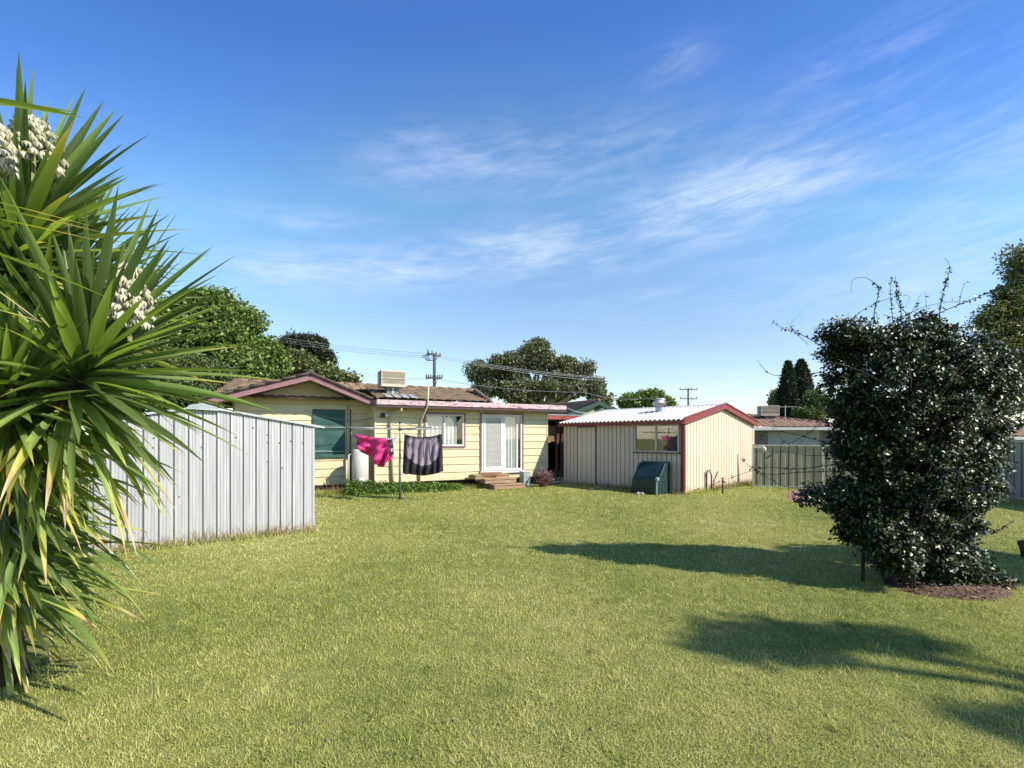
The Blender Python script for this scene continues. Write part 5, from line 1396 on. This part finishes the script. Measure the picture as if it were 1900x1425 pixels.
MB().box(-.1, .22, .24, .299, za2 - .85, za2 - .3).build('gable_vent', M['greentrim'], t)
# roof at the far right behind the fence
FR = Frame(*pt(1895, 812, 24)[:2], -8)
hip_house('neighbour_house', 'low tiled roof house just visible over the fence at far right', FR, -.6, 8, 0, 6, 1.72, 2.25, M['greywall'], M['tile'], M['white'], .3)

# ------------------------------------------------------------------ power poles and wires
def power_pole(px, y, pytop, label, arms, lean=0):
    g0 = pt(px, 812, y); t = thing('power_pole', label, 'power pole', (g0.x, g0.y, 0), 0, 'power poles behind the houses'); zt_ = CH + (HY - pytop) / FPX * y
    s = y / FPX
    MB().tube([(-lean, 0, 0), (0, 0, zt_)], [.15, .10], 10).build('shaft', M['polewood'], t, True)
    for (py, half, rz_, ins) in arms:
        z = CH + (HY - py) / FPX * y; a = R(rz_); dx, dy = math.cos(a), math.sin(a); h_ = half * s / max(.25, abs(dx))
        mb = MB(); mb.beam((-h_ * dx, -h_ * dy - .12, z), (h_ * dx, h_ * dy - .12, z), .1, .1); cr = mb.build('crossarm', M['polewood'], t)
        mb = MB()
        for k in range(ins):
            f = -1 + 2 * k / (ins - 1); x, yy = f * h_ * .95 * dx, f * h_ * .95 * dy - .12
            mb.lathe([(.035, 0), (.06, .06), (.03, .1), (.055, .16), (.02, .2)], (x, yy, z + .05), 8)
        mb.build('insulator', M['ceramic'], cr, True)
        MB().beam((0, -.12, z - .7), (h_ * .5 * dx, h_ * .5 * dy - .12, z - .04), .03, .03).build('brace', M['polewood'], cr)
    return t, zt_
power_pole(806, 34, 656, 'grey timber power pole rising behind the tiled roof ridge', [(659, 9, 62, 4), (702, 15, 8, 8)])
mbp = scene.objects['power_pole']
mb = MB()
for (a, b) in ((-20, 16), (-26, 22), (-14, 10)):
    s = 34 / FPX; z0 = CH + (HY - 658) / FPX * 34
    mb.tube([(a * s * .4, -.2, z0), (a * s * .8, -.3, z0 - 4 * s), (a * s * .45, -.3, z0 - 12 * s), (0, -.2, z0 - 11 * s)], .03, 6)
mb.build('fuse_lead', M['black'], mbp)
power_pole(1277, 62, 720, 'distant power pole with two crossarms above the cream shed roof', [(723, 17, 5, 4), (740, 16, 5, 4)], -.0)
def wire(pts3, label, r, grp):
    o = Vector(pts3[0]); path = []
    for i in range(len(pts3) - 1):
        a = Vector(pts3[i]); b = Vector(pts3[i + 1])
        for k in range(10):
            u = k / 10; q_ = a.lerp(b, u); q_.z -= 4 * .25 * u * (1 - u); path.append(q_ - o)
    path.append(Vector(pts3[-1]) - o)
    ob = MB().tube(path, r, 5).build('power_line', M['black'] if 'dark' in label else M['powerwire'], None); ob.location = o
    return tag(ob, label, 'power line', grp)
for i, (ya, yb2, yc2) in enumerate(((620, 655, 700), (624, 660, 702), (629, 664, 706))):
    wire([pt(470, ya - 4, 40), pt(797 + i * 8, yb2 + 1, 34)], ('uppermost', 'middle', 'lowest')[i] + ' of the three cables running left from the near pole top', .013, 'cables left of the near pole')
    wire([pt(797 + i * 10, yb2, 34), pt(1120, yc2, 40)], ('uppermost', 'middle', 'lowest')[i] + ' of the three cables running right across the wide gum tree', .013, 'cables right of the near pole')
wire([pt(640, 684, 30), pt(797, 701, 34), pt(1085, 728, 32), pt(1215, 738, 30)], 'lower cable passing the near pole crossarm to the vented roof', .016, 'low service cables')
wire([pt(640, 688, 30), pt(797, 703, 34)], 'lowest cable left of the near pole behind the beige cooler', .012, 'low service cables')
wire([pt(1050, 756, 18.4), pt(1120, 757, 27)], 'short cable from the flat roof end to the green gabled house', .014, None)
wire([pt(560, 759, 14.5), pt(712, 770, 15.9)], 'dark thin cable strung to the small wall lamp', .008, None)

# ------------------------------------------------------------------ grass and weeds
def grass_mat():
    m = bpy.data.materials.new('grass_blades'); m.use_nodes = True; t = m.node_tree; p = t.nodes['Principled BSDF']; out = t.nodes['Material Output']
    tc = N(t, 'ShaderNodeTexCoord'); g_ = N(t, 'ShaderNodeNewGeometry')
    def nz(s, d):
        n = N(t, 'ShaderNodeTexNoise'); n.inputs['Scale'].default_value = s; n.inputs['Detail'].default_value = d
        L(t, tc.outputs['Object'], n.inputs['Vector']); return n.outputs['Fac']
    f = math_n(t, 'ADD', math_n(t, 'MULTIPLY', nz(.32, 4), .62), math_n(t, 'MULTIPLY', nz(2.6, 5), .40)); f = math_n(t, 'SUBTRACT', f, .06)
    f = math_n(t, 'ADD', f, math_n(t, 'MULTIPLY', g_.outputs['Random Per Island'], .28))
    r = N(t, 'ShaderNodeValToRGB'); e = r.color_ramp.elements
    e[0].position = .40; e[0].color = (0.143, 0.218, 0.046, 1); e[1].position = .78; e[1].color = (0.64, 0.585, 0.27, 1)
    x = e.new(.56); x.color = (0.420, 0.437, 0.109, 1)
    L(t, f, r.inputs[0]); L(t, r.outputs[0], p.inputs['Base Color']); p.inputs['Roughness'].default_value = .7; p.inputs['Specular IOR Level'].default_value = .12
    tr = N(t, 'ShaderNodeBsdfTranslucent'); L(t, r.outputs[0], tr.inputs[0])
    mx = N(t, 'ShaderNodeMixShader'); mx.inputs[0].default_value = .3
    L(t, p.outputs[0], mx.inputs[1]); L(t, tr.outputs[0], mx.inputs[2]); L(t, mx.outputs[0], out.inputs['Surface'])
    return m
G['grass'] = grass_mat()
def blades(P, h, wd, lean=.5):
    n = len(P); a = rng.uniform(0, 2 * math.pi, n); s = np.stack([np.cos(a), np.sin(a), np.zeros(n)], 1) * (wd / 2)[:, None]
    b = rng.uniform(0, 2 * math.pi, n); ln = rng.uniform(.1, 1.0, n) * lean
    d = np.stack([np.cos(b) * ln, np.sin(b) * ln, np.ones(n)], 1); d /= np.linalg.norm(d, axis=1)[:, None]
    mid = P + d * (h * .55)[:, None]; d2 = d + np.stack([np.cos(b) * ln, np.sin(b) * ln, -ln * .6], 1) * .9; d2 /= np.linalg.norm(d2, axis=1)[:, None]
    tip = mid + d2 * (h * .5)[:, None]
    V = np.stack([P - s, P + s, mid + s * .75, mid - s * .75, tip], 1).reshape(-1, 3)
    i = np.arange(n) * 5
    F = np.concatenate([np.stack([i, i + 1, i + 2], 1), np.stack([i, i + 2, i + 3], 1), np.stack([i + 3, i + 2, i + 4], 1)])
    return V, F
def in_box(F_, P, x0, x1, y0, y1):
    dx = P[:, 0] - F_.o[0]; dy = P[:, 1] - F_.o[1]
    lx = dx * F_.ux[0] + dy * F_.ux[1]; ly = dx * F_.uy[0] + dy * F_.uy[1]
    return (lx > x0) & (lx < x1) & (ly > y0) & (ly < y1)
PS = []; HS = []; WS = []
for (y0, y1, dens) in ((2.1, 3.2, 8500), (3.2, 4.5, 5200), (4.5, 6.5, 2900), (6.5, 9.5, 1500), (9.5, 13, 800), (13, 19.5, 430)):
    half = 1.12
    area = half * (y1 * y1 - y0 * y0); n = int(area * dens)
    y = np.sqrt(rng.uniform(y0 * y0, y1 * y1, n)); x = rng.uniform(-1, 1, n) * half * y
    PS.append(np.stack([x, y, np.zeros(n)], 1)); ym = (y0 + y1) / 2
    cl = np.sin(x * 7.3 + np.sin(y * 5.1)) * np.sin(y * 6.7 + np.sin(x * 4.3)) * .25 + 1
    HS.append(rng.uniform(.012, .030, n) * cl * (1 + .02 * ym)); WS.append(rng.uniform(.0022, .0042, n) * max(1, ym / 3.2))
P = np.concatenate(PS); hgt = np.concatenate(HS) * np.where(rng.uniform(size=len(P)) < .04, 1.9, 1.0); wdt = np.concatenate(WS)
keep = ~(in_box(T, P, -3.1, .0, .02, 3) | in_box(S, P, .05, 9, .05, 9) | in_box(H, P, .1, 9, .1, 9) | in_box(H, P, -9, .1, .9, 9))
mx_, my_ = out[0].x, out[0].y
def inpoly(P, outline):
    c_ = np.zeros(len(P), bool); j = len(outline) - 1
    for i in range(len(outline)):
        xi, yi, xj, yj = outline[i].x, outline[i].y, outline[j].x, outline[j].y
        c_ ^= ((yi > P[:, 1]) != (yj > P[:, 1])) & (P[:, 0] < (xj - xi) * (P[:, 1] - yi) / (yj - yi + 1e-12) + xi); j = i
    return c_
keep &= ~inpoly(P, out); keep &= ~inpoly(P, out2)
P, hgt, wdt = P[keep], hgt[keep], wdt[keep]
V, F = blades(P, hgt, wdt, .9)
tag(np_mesh('grass', V, F, G['grass']), 'short sunlit lawn grass covering the whole yard', 'grass', kind='stuff')
tc_ = np.array([gnd(rng.uniform(60, 1880), 905 + 500 * rng.uniform() ** 1.6)[:2] for _ in range(170)]); Q = np.repeat(tc_, 26, axis=0) + rng.normal(0, .035, (170 * 26, 2))
Q = np.column_stack([Q, np.zeros(len(Q))]); kk = ~(in_box(T, Q, -3.2, .1, -.02, 3) | in_box(S, Q, 0, 9, 0, 9)); Q = Q[kk]
V, F = blades(Q, rng.uniform(.03, .085, len(Q)), rng.uniform(.003, .006, len(Q)), 1.1)
tag(np_mesh('grass_tufts', V, F, G['grass']), 'scattered taller tufts standing up from the mown lawn', 'grass tufts', kind='stuff')
# longer grass along the sheds and house
def edge_line(F_, a, b, n, w_=.15):
    u = rng.uniform(0, 1, n)[:, None]; A_ = np.array([*F_.w(*a), 0]); B_ = np.array([*F_.w(*b), 0]); q = A_ + (B_ - A_) * u
    q[:, :2] += rng.normal(0, w_, (n, 2)); return q
Q = np.concatenate([edge_line(T, (-3, -.06), (0.05, -.06), 1000, .04), edge_line(T, (.1, 0), (.1, 2.4), 300, .06), edge_line(S, (-.12, -.1), (-.12, 5), 1700, .08), edge_line(S, (0, -.12), (5.6, -.12), 2200, .07), edge_line(H, (-4, -.5), (-.3, -.4), 5000, .28), edge_line(H, (0, -.4), (4, -.4), 4500, .22)])
V, F = blades(Q, rng.uniform(.05, .2, len(Q)), rng.uniform(.006, .012, len(Q)), 1.0)
tag(np_mesh('long_grass', V, F, G['grass']), 'taller unmown grass along the walls', 'grass', kind='stuff')
Q = np.concatenate([edge_line(T, (-3, -.05), (0.0, -.05), 500, .03), edge_line(S, (-.12, -.1), (-.12, 4), 600, .08), edge_line(S, (1.5, -.12), (5.6, -.12), 1600, .08), edge_line(H, (-3.6, .2), (-.6, .2), 1200, .2), edge_line(T, (-.8, -.05), (-.3, -.05), 60, .03)])
V, F = blades(Q, rng.uniform(.06, .34, len(Q)) ** 1.0, rng.uniform(.004, .009, len(Q)), 1.0)
tag(np_mesh('dry_grass', V, F, G['dry']), 'dry straw coloured stalks at the foot of the sheds', 'dry grass', kind='stuff')
# leafy weeds below the clothesline wall
n = 5200; u = rng.uniform(0, 1, n); w2 = rng.normal(0, .2, n)
xw = H.fx(640, -.6) + (H.fx(850, -.6) - H.fx(640, -.6)) * u ** 1.25; hh_ = .46 * (1 - .6 * u)
P = np.array([[*H.w(a, -.65 + b), 0] for a, b in zip(xw, w2)]); P[:, 2] = rng.uniform(.02, 1, n) * hh_ * np.exp(-(w2 / .35) ** 2)
V, F = leaf_arrays(P, rng.uniform(.05, .12, n), .6, .4); tag(np_mesh('weeds', V, F, G['weed']), 'leafy green weeds along the foot of the cream house wall', 'weeds', kind='stuff')
# fallen leaves and clover heads on the lawn
pts_ = np.array([[*gnd(rng.uniform(150, 1850), rng.uniform(1010, 1420))[:2], .02] for _ in range(130)])
V, F = leaf_arrays(pts_, rng.uniform(.015, .04, len(pts_)), .5, .8); tag(np_mesh('fallen_leaves', V, F, G['dry']), 'scattered tiny brown leaves lying on the lawn', 'fallen leaves', kind='stuff')
# rubble along the shed's foot
for i, (px, py) in enumerate(((1098, 909), (1111, 906), (1123, 905), (1184, 918), (1191, 918))):
    q_ = gnd(px, py); mb = MB(); bmv = bmesh.new(); bmesh.ops.create_icosphere(bmv, subdivisions=2, radius=.07)
    for v in bmv.verts: v.co += Vector(rng.normal(0, .01, 3)); v.co.z *= .6
    mb.add([v.co[:] for v in bmv.verts], [tuple(v.index for v in f.verts) for f in bmv.faces]); bmv.free()
    o = mb.build('stone', M['brick_light'], None, False); o.location = (q_.x, q_.y, .03); o.rotation_euler = (0, 0, i)
    tag(o, ('leftmost pale stone at the foot of the shed side wall', 'second pale stone from the left along the shed wall', 'third pale stone from the left along the shed wall',
            'pale stone just left of the covered seat front', 'pale stone under the front of the covered seat')[i], 'stone', 'pale stones along the shed')
